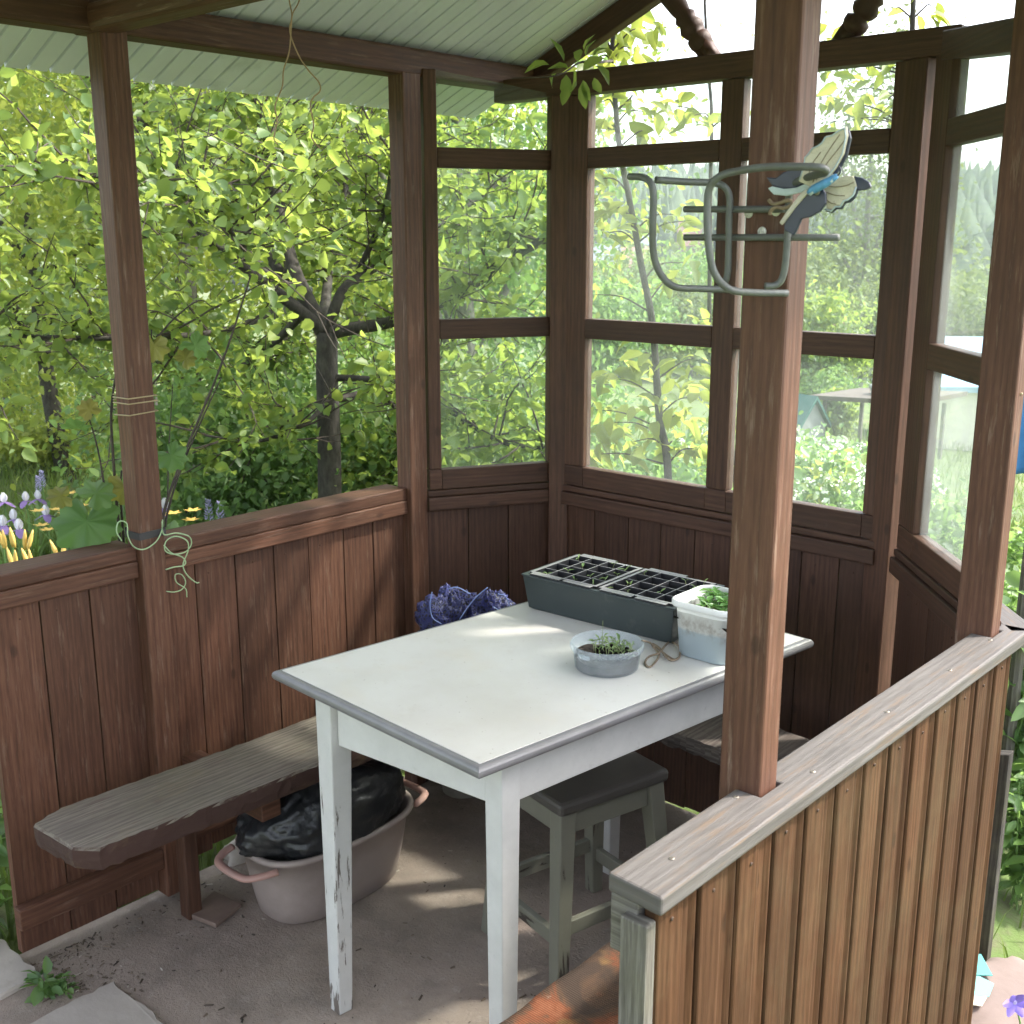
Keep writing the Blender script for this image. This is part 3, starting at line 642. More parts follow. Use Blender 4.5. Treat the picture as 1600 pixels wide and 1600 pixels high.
# tile, pot, rubble by the wall
mb = MB(); q = [at_z(295,1436,.0), at_z(335,1400,.0), at_z(378,1421,.0), at_z(338,1453,.0)]
mb.hexa([p+Vector((0,0,.004)) for p in q]+[p+Vector((0,0,.016)) for p in q], (1,0,0)); tag(build(mb, 'tile', plain('brown_tile', (.15,.105,.085), .6, 0, .2, 20, dirt=(.12,.085,.07), damt=.5), None, .002, base=q[0]), 'small flat brown tile lying on the floor beside the pink basin', 'tile')
PT = at_z(712,1240,0); mb = MB(); mb.lathe([(0,.0),(.055,.0),(.060,.004),(.068,.12),(.070,.20),(.064,.20),(.06,.02),(0,.02)], (PT.x,PT.y+.03,0), 40)
tag(build(mb, 'pot', plain('grey_clay', (.24,.22,.19), .85, 0, .15, 9, .3, 40, dirt=(.14,.12,.10)), None, smooth=False, base=(PT.x,PT.y+.03,0)), 'pale grey round pot standing on the floor under the rear bench', 'pot')
def stone(c, r, seed, mat, name='stone', label=None, flat=None, group=None):
    o = build(crumple(c, r, seed, .35, (40,22), .05, flat), name, mat, None, smooth=True, base=c); return tag(o, label, 'stone', group)
M_STONE = plain('pale_stone', (.34,.30,.26), .9, 0, .25, 14, .6, 30)
stone((-2.39,1.62,-.01), (.05,.11,.06), 5, M_STONE, label='pale stone showing through the gap under the left wall boards')
stone((-2.42,1.98,-.01), (.06,.10,.06), 8, M_STONE, label='pale stone outside the wall gap behind the black bag')
# debris
def debris():
    mb = MB(); 
    for i in range(900):
        x = random.uniform(-2.33,-.95); y = random.uniform(.93,2.3)
        if random.random() < .55: x = random.choice([random.uniform(-2.34,-2.0), -2.345+abs(random.gauss(0,.03)), random.gauss(-2.2,.05)]); y = random.choice([random.uniform(.92,1.12), random.gauss(1.02,.05), random.uniform(.95,1.5)])
        s = random.choice([.001,.0012,.0015,.002,.002,.003,.0045]); a = random.uniform(0,PI); L = s*random.uniform(1,2.6)
        d = Vector((math.cos(a),math.sin(a),0)); e = Vector((-d.y,d.x,0)); c = Vector((x,y,.0015)); h = s*random.uniform(.2,.7)
        mb.hexa([c-d*L-e*s*.5,c+d*L*.8-e*s*.7,c+d*L+e*s*.4,c-d*L*.7+e*s*.6,c-d*L*.7-e*s*.2+Vector((0,0,h)),c+d*L*.6-e*s*.3+Vector((0,0,h*.6)),c+d*L*.7+e*s*.2+Vector((0,0,h)),c-d*L*.5+e*s*.2+Vector((0,0,h*.7))])
    m, nt, b, out = newmat('floor_crumbs'); nt.links.new(ramp(nt, [(0,(.03,.022,.018)),(.5,(.09,.065,.045)),(.85,(.16,.12,.09)),(1,(.42,.38,.33))], rnd_(nt)).outputs[0], b.inputs['Base Color']); b.inputs['Roughness'].default_value = .9
    tag(build(mb, 'floor_debris', m), 'crumbs of earth, bark and dry leaves scattered on the concrete floor', 'debris', kind='stuff')
debris()
# paving slabs at the entrance
M_SLAB = plain('grey_paving', (.30,.265,.235), .92, 0, .12, 6, .5, 60, dirt=(.16,.13,.10), dscale=5, damt=.6)
for (x0,x1,y0,y1,z,lab) in ((-3.0,-2.275,.30,.957,.014,'grey concrete paving slab outside the end of the left wall'),(-2.14,-1.62,.35,1.055,.010,'thin concrete paving slab laid on the floor at the entrance')):
    mb = rough_plank([(x0,y0),(x1,y0),(x1,y1),(x0,y1)], z-.05, z, .005); tag(build(mb, 'paving_slab', M_SLAB, None, base=((x0+x1)/2,(y0+y1)/2,z)), lab, 'paving slab', 'paving slabs at the entrance')
# ------------------------------------------------------------------ seedling trough with two cell trays
G_SEED = leafmat('seedling_leaf', [(.1,(.10,.17,.06)),(.6,(.18,.26,.10)),(1,(.30,.36,.18))], (.25,.4,.06), .3, .5)
M_SOIL = plain('potting_soil', (.012,.010,.008), 1, 0, .6, 60, 1.0, 120, .1, dirt=(.06,.045,.035), dscale=150, dlo=.62, dhi=.7, damt=.5)
M_TROUGH = plain('dark_green_plastic', (.026,.036,.037), .42, 0, .1, 6, dirt=(.22,.21,.18), dscale=12, dlo=.6, dhi=.85, damt=.45)
M_CELL = plain('grey_black_plastic', (.022,.022,.025), .4, 0, .15, 20)
def dusty_top(m, col, amt):
    nt = m.node_tree; b = nt.nodes['Principled BSDF']; src = b.inputs['Base Color'].links[0].from_socket; gn = nt.nodes.new('ShaderNodeNewGeometry'); sx = nt.nodes.new('ShaderNodeSeparateXYZ'); nt.links.new(gn.outputs['True Normal'], sx.inputs[0])
    nt.links.new(mixc(nt, src, col, math_(nt, 'MULTIPLY', ramp(nt, [(.7,(0,0,0)),(.95,(1,1,1))], sx.outputs[2]).outputs[0], amt)), b.inputs['Base Color'])
dusty_top(M_CELL, (.24,.235,.24), .8)
T0 = Vector((-1.715,1.943,0)); tx = (Vector((-1.315,1.962,0))-T0).normalized(); ty_ = Vector((-tx.y, tx.x, 0)); TL, TDp = .415, .217
def tp(a, b, z): return T0+tx*a+ty_*b+Vector((0,0,z))
TR = thing('planter_trough', 'dark green plastic trough standing on the white table and holding seedling trays', 'trough', tp(TL/2,TDp/2,.7505))
mb = MB(); k = .007
def ring(a, z): return [tp(a,a,z),tp(TL-a,a,z),tp(TL-a,TDp-a,z),tp(a,TDp-a,z)]
rs = [ring(.016,.7508),ring(.010,.7545),ring(.0,.834),ring(-.003,.8345),ring(-.003,.838),ring(.009,.838),ring(.010,.80),ring(.018,.757)]
V = [p for r in rs for p in r]; Fs = [(3,2,1,0),(28,29,30,31)]+[(i*4+j, i*4+(j+1)%4, (i+1)*4+(j+1)%4, (i+1)*4+j) for i in range(7) for j in range(4)]
mb.add(V, Fs, .5, tx); build(mb, 'box', M_TROUGH, TR, .0015)
def seedling(mb, stem, c, h, s, lean, n=2, tw=None):
    """stem tube + leaf pairs added to leaf lists"""
    top = c+Vector((lean[0]*h, lean[1]*h, h)); stem.tube(curve([c, c.lerp(top,.5)+Vector((lean[0]*-.1*h, 0, 0)), top], 3), [.0007]*7, 5, .8)
    a0 = random.uniform(0, 2*PI) if tw is None else tw
    for i in range(n):
        a = a0+2*PI*i/n+random.uniform(-.3,.3); d = Vector((math.cos(a), math.sin(a), random.uniform(.1,.9))).normalized()
        mb.append((top, d, Vector((-d.x*.6,-d.y*.6,1)).normalized(), s*random.uniform(.8,1.2), random.random()))
def leaves_from(lst, name, mat, parent, base=None, **kw):
    P = np.array([tuple(a[0]) for a in lst]); D = np.array([tuple(a[1]) for a in lst]); N = np.array([tuple(a[2]) for a in lst]); L = np.array([a[3] for a in lst]); R = np.array([a[4] for a in lst])
    return leaf_mesh(name, P, D, N, L, mat, parent, base, R, **kw)
M_STEM = plain('pale_green_stem', (.22,.26,.11), .6)
M_TWIG = plain('twig_bark', (.075,.06,.048), .9, 0, .3, 40, .4, 90)
def cell_tray(a0, a1, label, count, skip):
    c0 = tp((a0+a1)/2, TDp/2, .80); ct = thing('seedling_tray', label, 'seedling tray', c0)
    nx = ny = 4; b0, b1 = .011, TDp-.011; w, d = (a1-a0)/nx, (b1-b0)/ny; mb = MB()
    for i in range(nx+1):
        t = .0045 if i in (0, nx) else .0012; a = a0+w*i
        a_ = min(max(a, a0+t), a1-t); mb.beam(tp(a_,b0,.818), tp(a_,b1,.818), t*2, .05)
    for j in range(ny+1):
        t = .0045 if j in (0, ny) else .0012; b = b0+d*j; b_ = min(max(b, b0+t), b1-t); mb.beam(tp(a0,b_,.8177), tp(a1,b_,.8177), t*2, .05)
    for (aa0,aa1,bb) in ((a0+.01,a0+.095,.0045),(a0+.105,a1-.008,.0035),(a0+.008,a0+.11,TDp-.0045)):
        mb.beam(tp(aa0,bb,.8412), tp(aa1,bb,.8412), .013, .0032)
    build(mb, 'cells', M_CELL, ct, .0006)
    mb = MB(); V = []; Fs = []; n = 44
    for j in range(n+1):
        for i in range(n+1): V.append(tp(a0+(a1-a0)*i/n, b0+(b1-b0)*j/n, .826+random.uniform(-.0035,.0035)))
    Fs = [(j*(n+1)+i, j*(n+1)+i+1, (j+1)*(n+1)+i+1, (j+1)*(n+1)+i) for j in range(n) for i in range(n)]
    mb.add(V, Fs, .5); build(mb, 'soil', M_SOIL, ct)
    spots = [(i, j) for j in range(ny) for i in range(nx) if (i, j) not in skip]; random.shuffle(spots)
    for (i, j) in spots[:count]:
        lst, st = [], MB(); c = tp(a0+w*(i+random.uniform(.3,.7)), b0+d*(j+random.uniform(.3,.7)), .824)
        seedling(lst, st, c, random.uniform(.012,.021), random.uniform(.012,.018), (random.uniform(-.5,.5), random.uniform(-.5,.5)))
        if random.random() < .3: seedling(lst, st, c+tx*.006, random.uniform(.012,.02), .014, (random.uniform(-.6,.6), random.uniform(-.6,.6)))
        so = build(st, 'seedling', M_STEM, ct); leaves_from(lst, 'leaf', G_SEED, so, ratio=.36, fold=.1, droop=.12)
cell_tray(.012, .205, 'black cell tray of two leaved seedlings in the left half of the green trough', 11, [])
cell_tray(.211, .404, 'black cell tray with fewer seedlings in the trough half nearest the bucket', 8, [(3,0),(3,1)])
# ------------------------------------------------------------------ bucket
def bucket_mat():
    m, nt, b, out = newmat('milky_plastic'); p = wpos(nt); sx = nt.nodes.new('ShaderNodeSeparateXYZ'); nt.links.new(p, sx.inputs[0])
    n = noise(nt, mapping(nt, p, (1,1,1), (1,5,2)), 26, 5, .65); zz = math_(nt, 'ADD', sx.outputs[2], math_(nt, 'MULTIPLY', math_(nt, 'SUBTRACT', n, .5), .022))
    c = ramp(nt, [(0,(.40,.47,.51)),(.485,(.42,.49,.53)),(.53,(.66,.66,.63)),(1,(.72,.72,.70))], math_(nt, 'DIVIDE', math_(nt, 'SUBTRACT', zz, .75), .125)).outputs[0]
    d = noise(nt, mapping(nt, p, (1,1,.8), (2,2,8)), 20, 6, .7); band = ramp(nt, [(.35,(0,0,0)),(.5,(1,1,1)),(.68,(.9,.9,.9)),(.85,(0,0,0))], math_(nt, 'DIVIDE', math_(nt, 'SUBTRACT', zz, .75), .125)).outputs[0]
    c = mixc(nt, c, (.24,.18,.13), math_(nt, 'MULTIPLY', math_(nt, 'MULTIPLY', ramp(nt, [(.52,(0,0,0)),(.66,(1,1,1))], d).outputs[0], band), .75))
    nt.links.new(c, b.inputs['Base Color']); b.inputs['Roughness'].default_value = .35; b.inputs['Subsurface Weight'].default_value = .15; b.inputs['Subsurface Radius'].default_value = (.01,.01,.01); return m
M_MILK = bucket_mat()
BU = Vector((-1.212,1.992,.7507)); BT = thing('bucket', 'white square plastic bucket with soil stain and leafy green seedlings on the table', 'bucket', BU)
def rsq(h, z, rad=.03, n=8):
    out = []
    for cx, cy, a0 in ((h-rad,h-rad,0),(-h+rad,h-rad,PI/2),(-h+rad,-h+rad,PI),(h-rad,-h+rad,1.5*PI)):
        for i in range(n): a = a0+PI/2*i/(n-1); out.append((BU.x+cx+rad*math.cos(a), BU.y+cy+rad*math.sin(a), BU.z+z))
    return out
R_ = [(.058,0),(.0625,.003),(.069,.108),(.0755,.110),(.0765,.113),(.0765,.121),(.0745,.1235),(.0715,.1235),(.0705,.119),(.0685,.10),(.066,.078)]
mb = MB(); V = []; N = 32
for h, z in R_: V += rsq(h, z)
mb.add(V, [tuple(range(N-1,-1,-1))]+[(i*N+k, i*N+(k+1)%N, (i+1)*N+(k+1)%N, (i+1)*N+k) for i in range(len(R_)-1) for k in range(N)], .5); build(mb, 'shell', M_MILK, BT, smooth=True)
mb = MB(); V = [(BU.x+a*.066-.066, BU.y+b*.066-.066, BU.z+.082+random.uniform(-.003,.003)) for b in np.linspace(0,2,24) for a in np.linspace(0,2,24)]
mb.add(V, [(j*24+i, j*24+i+1, (j+1)*24+i+1, (j+1)*24+i) for j in range(23) for i in range(23)], .5); build(mb, 'soil', M_SOIL, BT)
lst, st = [], MB()
for i in range(70):
    c = Vector((BU.x+random.uniform(-.035,.06), BU.y+random.uniform(-.05,.055), BU.z+.08)); h = random.uniform(.018,.042)
    seedling(lst, st, c, h, random.uniform(.014,.024), (random.uniform(-.3,.3), random.uniform(-.3,.3)), random.choice([2,3,4]))
build(st, 'stems', M_STEM, BT); leaves_from(lst, 'leaves', leafmat('fresh_leaf', [(.1,(.08,.20,.05)),(.6,(.14,.30,.08)),(1,(.25,.40,.13))], (.25,.45,.08), .3), BT, ratio=.5)
# ------------------------------------------------------------------ round tub
def clear_plastic():
    m, nt, b, out = newmat('cloudy_clear_plastic'); p = wpos(nt)
    tr = nt.nodes.new('ShaderNodeBsdfTransparent'); tr.inputs[0].default_value = (.9,.93,.95,1)
    b.inputs['Base Color'].default_value = (.72,.77,.80,1); b.inputs['Roughness'].default_value = .12
    n = noise(nt, mapping(nt, p, (1,1,1.5)), 45, 5, .7); f = math_(nt, 'ADD', .08, math_(nt, 'MULTIPLY', n, .26))
    mx = nt.nodes.new('ShaderNodeMixShader'); nt.links.new(f, mx.inputs[0]); nt.links.new(tr.outputs[0], mx.inputs[1]); nt.links.new(b.outputs[0], mx.inputs[2]); nt.links.new(mx.outputs[0], out.inputs[0]); return m
M_CLEAR = clear_plastic()
RC = Vector((-1.333,1.772,.7507)); RT = thing('round_tub', 'round clear plastic tub of soil and small seedlings at the front of the table', 'tub', RC)
mb = MB(); mb.lathe([(0,.0005),(.062,.0005),(.0655,.004),(.0705,.043),(.0755,.0435),(.0765,.046),(.0762,.052),(.0745,.0555),(.073,.0555),(.0722,.050),(.0692,.043),(.0640,.006),(.0,.003)], RC, 64); build(mb, 'shell', M_CLEAR, RT, smooth=True)
mb = MB(); mb.beam(RC+Vector((-.012,-.0775,.043)), RC+Vector((.014,-.0775,.043)), .006, .009); build(mb, 'lid_tab', M_CLEAR, RT, .002)
mb = MB(); V = []; Fs = []; nr, na = 14, 48
for j in range(nr+1):
    for i in range(na):
        a = 2*PI*i/na; r = .0655*j/nr; z = .027+random.uniform(-.002,.002)+.005*math.sin(a*2+1)*(j/nr); V.append((RC.x+r*math.cos(a), RC.y+r*math.sin(a), RC.z+z))
for i in range(na): a = 2*PI*i/na; V.append((RC.x+.0625*math.cos(a), RC.y+.0625*math.sin(a), RC.z+.004))
Fs = [(j*na+i, (j+1)*na+i, (j+1)*na+(i+1)%na, j*na+(i+1)%na) for j in range(nr+1) for i in range(na)]
mb.add(V, Fs, .5); build(mb, 'soil', plain('dry_soil', (.12,.095,.08), 1, 0, .5, 40, 1, 90, .1, dirt=(.03,.024,.02), dscale=40, dlo=.45, dhi=.6, damt=.9), RT)
mb = MB()
for i in range(160):
    a = random.uniform(0,2*PI); r = .036*math.sqrt(random.random()); c = RC+Vector((.014+r*math.cos(a)*1.1, .006+r*math.sin(a)*.8, .026+random.uniform(0,.012))); s = random.uniform(.002,.0045)
    mb.hexa([c+Vector((x*s*random.uniform(.6,1.2), y*s*random.uniform(.6,1.2), z*s)) for z in (-1,1) for x, y in ((-1,-1),(1,-1),(1,1),(-1,1))])
build(mb, 'soil_clod', M_SOIL, RT)
lst, st = [], MB()
for i in range(46):
    a = random.uniform(0,2*PI); r = .04*math.sqrt(random.random()); c = RC+Vector((.013+r*math.cos(a)*1.15, .004+r*math.sin(a), .03)); seedling(lst, st, c, random.uniform(.008,.03), random.uniform(.010,.017), (random.uniform(-.6,.6), random.uniform(-.6,.6)))
st.tube([RC+Vector((-.012,.0,.028)), RC+Vector((-.0125,.0,.06)), RC+Vector((-.012,.0,.098))], .0005, 5)
build(st, 'stems', M_STEM, RT); leaves_from(lst, 'leaves', G_SEED, RT, ratio=.36)
# twine on the table
M_TWINE = plain('jute_twine', (.25,.19,.13), .95, 0, .25, 120, .8, 300)
mb = MB(); pts = []
for (x, y, z) in ((1003,1001,.801),(1015,1004,.775),(1022,1012,.757),(1030,1024,.754),(1016,1042,.753),(1008,1036,.753),(1014,1026,.755),(1030,1020,.760),(1040,1008,.756),(1048,1003,.754),(1060,1010,.755),(1062,1026,.754),(1050,1032,.755),(1040,1026,.758),(1030,1012,.760),(1020,1006,.756),(1034,1018,.757),(1052,1030,.754),(1060,1028,.753)): pts.append(at_z(x,y,z))
mb.tube(curve(pts, 6), .0022, 7); tag(build(mb, 'twine', M_TWINE, None, smooth=True, base=at_z(1035,1020,.752)), 'tangled brown twine on the table between the round tub and the bucket', 'twine')
# blue net sack
def net_mat():
    m, nt, b, out = newmat('blue_net'); p = wpos(nt); v = nt.nodes.new('ShaderNodeTexVoronoi'); v.feature = 'DISTANCE_TO_EDGE'; v.inputs['Scale'].default_value = 95
    nn = nt.nodes.new('ShaderNodeTexNoise'); nn.inputs['Scale'].default_value = 9
    mp = nt.nodes.new('ShaderNodeVectorMath'); mp.operation = 'MULTIPLY_ADD'; nt.links.new(nn.outputs['Color'], mp.inputs[0]); mp.inputs[1].default_value = (.05,.05,.05); nt.links.new(p, nn.inputs['Vector']); nt.links.new(p, mp.inputs[2]); nt.links.new(mp.outputs[0], v.inputs['Vector'])
    k = ramp(nt, [(.0,(1,1,1)),(.12,(1,1,1)),(.22,(0,0,0))], v.outputs['Distance']).outputs[0]
    n = noise(nt, p, 12, 5, .7); c = ramp(nt, [(.3,(.014,.016,.07)),(.6,(.036,.040,.17)),(.8,(.10,.11,.30))], n).outputs[0]
    c = mixc(nt, (.010,.009,.022), c, k); nt.links.new(c, b.inputs['Base Color']); b.inputs['Roughness'].default_value = .55; bump(nt, b, k, .9, .004); return m
c1 = at_d(703,978,2.90); c2 = at_d(758,974,2.93); mb = crumple(c1, (.075,.09,.105), 11, .5, (110,60), .12); m2 = crumple(c2, (.066,.08,.088), 4, .55, (100,56), .12); mb.add(m2.v, m2.f, .5, uvs=m2.uv)
tag(build(mb, 'net_sack', net_mat(), None, smooth=True, base=(c1.x,c1.y,.44)), 'crumpled dark blue net sack heaped on the bench end behind the table', 'net')
M_CORD = plain('blue_cord', (.20,.27,.55), .5); mb = MB()
for pl in (((675,925),(672,945),(676,965),(690,975)),((762,918),(745,932),(730,950),(718,968)),((700,920),(715,918),(735,928)),((770,948),(785,955),(796,950),(790,932),(778,928))):
    mb.tube(curve([at_d(x,y,2.80) for x,y in pl], 6), .0014, 6)
tag(build(mb, 'cord', M_CORD, None, smooth=True, base=c1), 'thin light blue drawstrings loose over the blue net sack', 'cord')
# ------------------------------------------------------------------ wire rack on the front post
M_WIRE = plain('dull_zinc_wire', (.105,.112,.105), .5, .2, .2, 30, .3, 200, dirt=(.10,.09,.075), dscale=40, damt=.5)
RK = thing('wire_rack', 'grey bent wire holder of two hoops screwed to the front post', 'rack', (-.72,1.24,1.63)); yb = 1.2385
for (x0, x1, yy) in ((1070,1225,327),(1070,1310,371)):
    mb = MB(); mb.tube([at_y(x0,yy,yb), at_y((x0+x1)/2,yy,yb), at_y(x1,yy,yb)], .0042, 10); build(mb, 'bar', M_WIRE, RK, smooth=True)
y2, y1 = 1.229, 1.13
def wire(pts, name): mb = MB(); mb.tube(curve([at_y(*p) for p in pts], 7), .0042, 10); return build(mb, name, M_WIRE, RK, smooth=True)
wire([(1116,452,y2),(1128,446,y2),(1137,425,y2),(1139,340,y2),(1140,310,y2),(1133,293,y2-.004),(1115,286,y2-.01),(1070,284,1.19),(1024,281,1.16)], 'hoop')
wire([(984,276,y1+.02),(1004,277,y1+.01),(1016,285,y1),(1021,305,y1),(1020,350,y1),(1021,395,y1+.005),(1032,428,y1+.01),(1054,448,y1+.02),(1090,451,y1+.05),(1150,453,y2-.008)], 'hoop')
wire([(1195,447,y2-.012),(1211,446,y2-.004),(1222,435,y2),(1228,405,y2),(1232,340,y2),(1233,305,y2-.003),(1243,286,y2-.012),(1268,275,1.19),(1288,270,1.16),(1289,265,1.15),(1272,261,1.14),(1200,261,1.13),(1150,268,1.125),(1124,276,1.12),(1108,296,1.12),(1105,340,1.12),(1108,390,1.12),(1117,428,1.125),(1140,452,1.135),(1175,457,1.16),(1230,458,1.20)], 'hoop')
for (x, y) in ((1170,333),(1213,330),(1191,362)): screw_head(RK, at_y(x,y,1.2446), (0,-1,0), .0060, plain('bright_screw', (.55,.54,.50), .35, .6, .1, 60))
# ------------------------------------------------------------------ butterfly ornament
BF = thing('butterfly', 'cream and dark blue butterfly ornament with a blue body on the front post', 'ornament', at_y(1270,290,1.2))
def wing_mat():
    m, nt, b, out = newmat('cream_wing'); n = noise(nt, wpos(nt), 60, 4, .6, 2.0)
    nt.links.new(ramp(nt, [(.40,(.52,.47,.34)),(.50,(.56,.52,.40)),(.515,(.36,.31,.2)),(.53,(.56,.52,.40))], n).outputs[0], b.inputs['Base Color']); b.inputs['Roughness'].default_value = .45; return m
M_WING = wing_mat(); M_VEIN = plain('brown_vein', (.20,.16,.10), .6); M_NAVY = plain('navy_gloss', (.03,.035,.06), .3, 0, .2, 30); M_SILV = plain('pale_grey_blue', (.42,.50,.54), .4, 0, .2, 40); M_BLUE = plain('bright_blue', (.09,.27,.50), .35, 0, .3, 120)
def plate(name, px, y, mat, t=.004, tiltx=0):
    c = at_y(sum(p[0] for p in px)/len(px), sum(p[1] for p in px)/len(px), y)
    P = [];
    for p in px:
        q = at_y(p[0], p[1], y); P.append(q)
    mb = MB(); mb.prism(P, (0,t,0)); return build(mb, name, mat, BF, .0012)
up = [(1247,283),(1254,262),(1256,246),(1262,240),(1268,231),(1277,227),(1284,222),(1290,212),(1300,210),(1310,203),(1322,197),(1324,212),(1318,240),(1306,262),(1292,280),(1276,297)]
def grow(px, g):
    cx = sum(p[0] for p in px)/len(px); cy = sum(p[1] for p in px)/len(px); return [(cx+(x-cx)*g+2, cy+(y-cy)*g) for x, y in px]
def rim(name, px, y, mat, r=.0012): mb = MB(); mb.tube([at_y(a,b,y) for a,b in px], r, 6); return build(mb, name, mat, BF, smooth=True)
plate('wing', up, 1.196, M_WING); rim('wing_rim', [(x*.94+1283*.06, y*.94+250*.06) for x, y in up], 1.1952, M_SILV, .0008)
plate('wing_edge', [(1276,297),(1292,280),(1306,262),(1318,240),(1324,212),(1322,197),(1326,203),(1329,216),(1323,244),(1311,266),(1296,284),(1281,300)], 1.199, M_NAVY)
lo = [(1286,294),(1300,281),(1318,275),(1333,275),(1338,290),(1334,303),(1326,311),(1319,313),(1314,322),(1306,321),(1300,328),(1291,326),(1286,312)]
plate('wing', lo, 1.205, M_WING); rim('wing_rim', [(1338,292),(1333,305),(1325,312),(1318,314),(1313,323),(1305,323),(1299,330),(1289,327)], 1.2045, M_SILV, .0010)
plate('wing_edge', [(1338,290),(1341,296),(1336,309),(1328,316),(1320,318),(1315,327),(1306,327),(1300,333),(1288,330),(1291,326),(1300,328),(1306,321),(1314,322),(1319,313),(1326,311),(1334,303)], 1.208, M_NAVY)
for vv in (((1288,290),(1305,292),(1322,290),(1335,284)),((1290,300),(1305,305),(1320,306)),((1289,310),(1298,317),(1306,319))): rim('wing_vein', curve([Vector((a,b,0)) for a,b in vv],4) and [(q.x,q.y) for q in curve([Vector((a,b,0)) for a,b in vv],4)], 1.2046, M_VEIN, .0005)
for vv in (((1270,285),(1280,260),(1295,235),(1312,210)),((1262,280),(1268,258),(1282,238)),((1275,282),(1290,258),(1308,235),(1319,220))): rim('wing_vein', [(q.x,q.y) for q in curve([Vector((a,b,0)) for a,b in vv],4)], 1.1956, M_VEIN, .0005)
plate('wing_tip', [(1333,275),(1347,278),(1358,285),(1361,292),(1352,297),(1340,298),(1338,290)], 1.206, M_NAVY)
plate('wing', [(1283,291),(1290,302),(1290,318),(1282,330),(1266,339),(1252,342),(1246,356),(1240,368),(1226,360),(1224,354),(1232,338),(1244,322),(1258,305),(1270,294)], 1.190, M_NAVY)
plate('wing_streak', [(1268,296),(1256,308),(1242,324),(1230,340),(1221,352),(1217,348),(1226,334),(1238,318),(1250,302),(1258,296)], 1.187, plain('pale_wing', (.50,.46,.40), .45, 0, .15, 50))
plate('wing', [(1197,277),(1212,278),(1222,270),(1238,263),(1256,264),(1262,272),(1258,288),(1240,294),(1222,295),(1206,290)], 1.214, M_NAVY)
plate('wing', [(1199,294),(1206,291),(1224,295),(1244,293),(1262,285),(1276,276),(1270,292),(1250,301),(1228,306),(1208,304)], 1.209, M_SILV)
mb = MB(); mb.tube(curve([at_y(1262,301,1.183), at_y(1275,294,1.182), at_y(1290,286,1.181), at_y(1303,278,1.182), at_y(1309,274,1.184)], 5), [.002,.003,.004,.0045,.005,.005,.005,.005,.005,.005,.0048,.0045,.0042,.004,.0038,.0036,.0034,.0032,.003,.0025,.0015], 12); build(mb, 'body', M_BLUE, BF, smooth=True)
for i in range(4):
    a = at_y(1268+i*10, 297.5-i*6, 1.1822); b = at_y(1269+i*10, 298-i*6, 1.1828); mb = MB(); mb.tube([a+(a-b)*1, b+(b-a)*1], .0056, 12); build(mb, 'stripe', M_SILV, BF, smooth=True)
mb = MB(); mb.tube(curve([at_y(1307,275,1.183), at_y(1312,271,1.182), at_y(1313,264,1.181), at_y(1310,259,1.18)], 5), .001, 6); build(mb, 'antenna', M_NAVY, BF, smooth=True)
screw_head(BF, at_y(1277,300,1.1895), (0,-1,0), .0035)
# wooden peg fragment with wire holding the ornament: bracket back to the post
mb = MB(); mb.tube([at_y(1240,300,1.215), Vector((-.685,1.246,1.668))], .003, 8); build(mb, 'bracket', M_SCREW, BF)
mb = MB(); mb.tube(curve([at_y(x,y,1.222) for x,y in ((1201,312),(1207,318),(1218,317),(1230,313),(1237,315),(1236,321),(1225,325),(1212,324),(1204,330),(1203,336))],5), .0022, 7)
tag(build(mb, 'rope_knot', M_TWINE, None, smooth=True, base=at_y(1215,318,1.222)), 'scrap of pale rope knotted over the upper bar of the wire holder', 'rope')
# ------------------------------------------------------------------ ties on the left post, cord from the roof
M_GWIRE = plain('pale_green_wire', (.30,.42,.24), .4); M_TAN = plain('tan_cord', (.36,.29,.17), .7); M_STRAP = plain('black_strap', (.03,.028,.03), .6)
def rect_loop(z0, z1, g=.004, n=24, x0=-2.38, x1=-2.322, y0=1.305, y1=1.368):
    c = [(x0-g,y0-g),(x1+g,y0-g),(x1+g,y1+g),(x0-g,y1+g),(x0-g,y0-g)]; pts = []
    for i in range(4):
        for k in range(5): t = k/5; pts.append(Vector((c[i][0]+(c[i+1][0]-c[i][0])*t, c[i][1]+(c[i+1][1]-c[i][1])*t, z0+(z1-z0)*(i+t)/4)))
    pts.append(Vector((*c[4], z1))); return pts
mb = MB(); mb.tube(rect_loop(1.262,1.268), .0016, 6); mb.tube(rect_loop(1.250,1.256), .0016, 6); mb.tube(rect_loop(1.222,1.238), .0016, 6)
tag(build(mb, 'cord_tie', M_TAN, None, smooth=True, base=(-2.35,1.335,1.25)), 'tan cord wound three times around the left post at mid height', 'cord')
mb = MB(); lp = rect_loop(.944,.950,.002)
for i in range(len(lp)-1): mb.beam(lp[i], lp[i+1], .0016, .017, up=(0,0,1))
tag(build(mb, 'strap', M_STRAP, None, 0, base=(-2.35,1.335,.945)), 'flat dark strap tied around the left post just above the rail', 'strap')
mb = MB(); xg = -2.312
mb.tube(curve([at_x(x,y,xg) for x,y in ((190,845),(182,830),(186,815),(198,818),(200,838),(210,855),(226,858),(244,846),(253,828),(254,812))], 6), .0016, 6)
mb.tube(curve([at_x(x,y,xg) for x,y in ((253,815),(256,835),(275,833),(295,838),(299,850),(290,862),(272,866),(258,860),(260,845),(275,838),(292,845),(294,860),(286,882),(292,898),(306,910),(311,910))], 6), .0016, 6)
mb.tube(curve([at_x(x,y,xg) for x,y in ((259,890),(272,886),(286,884),(290,878),(284,870),(268,864),(256,852))], 6), .0016, 6)
mb.tube(curve([at_x(x,y,xg) for x,y in ((260,924),(272,925),(284,921),(290,910),(284,898),(274,898),(276,910),(290,920),(292,933))], 6), .0013, 6)
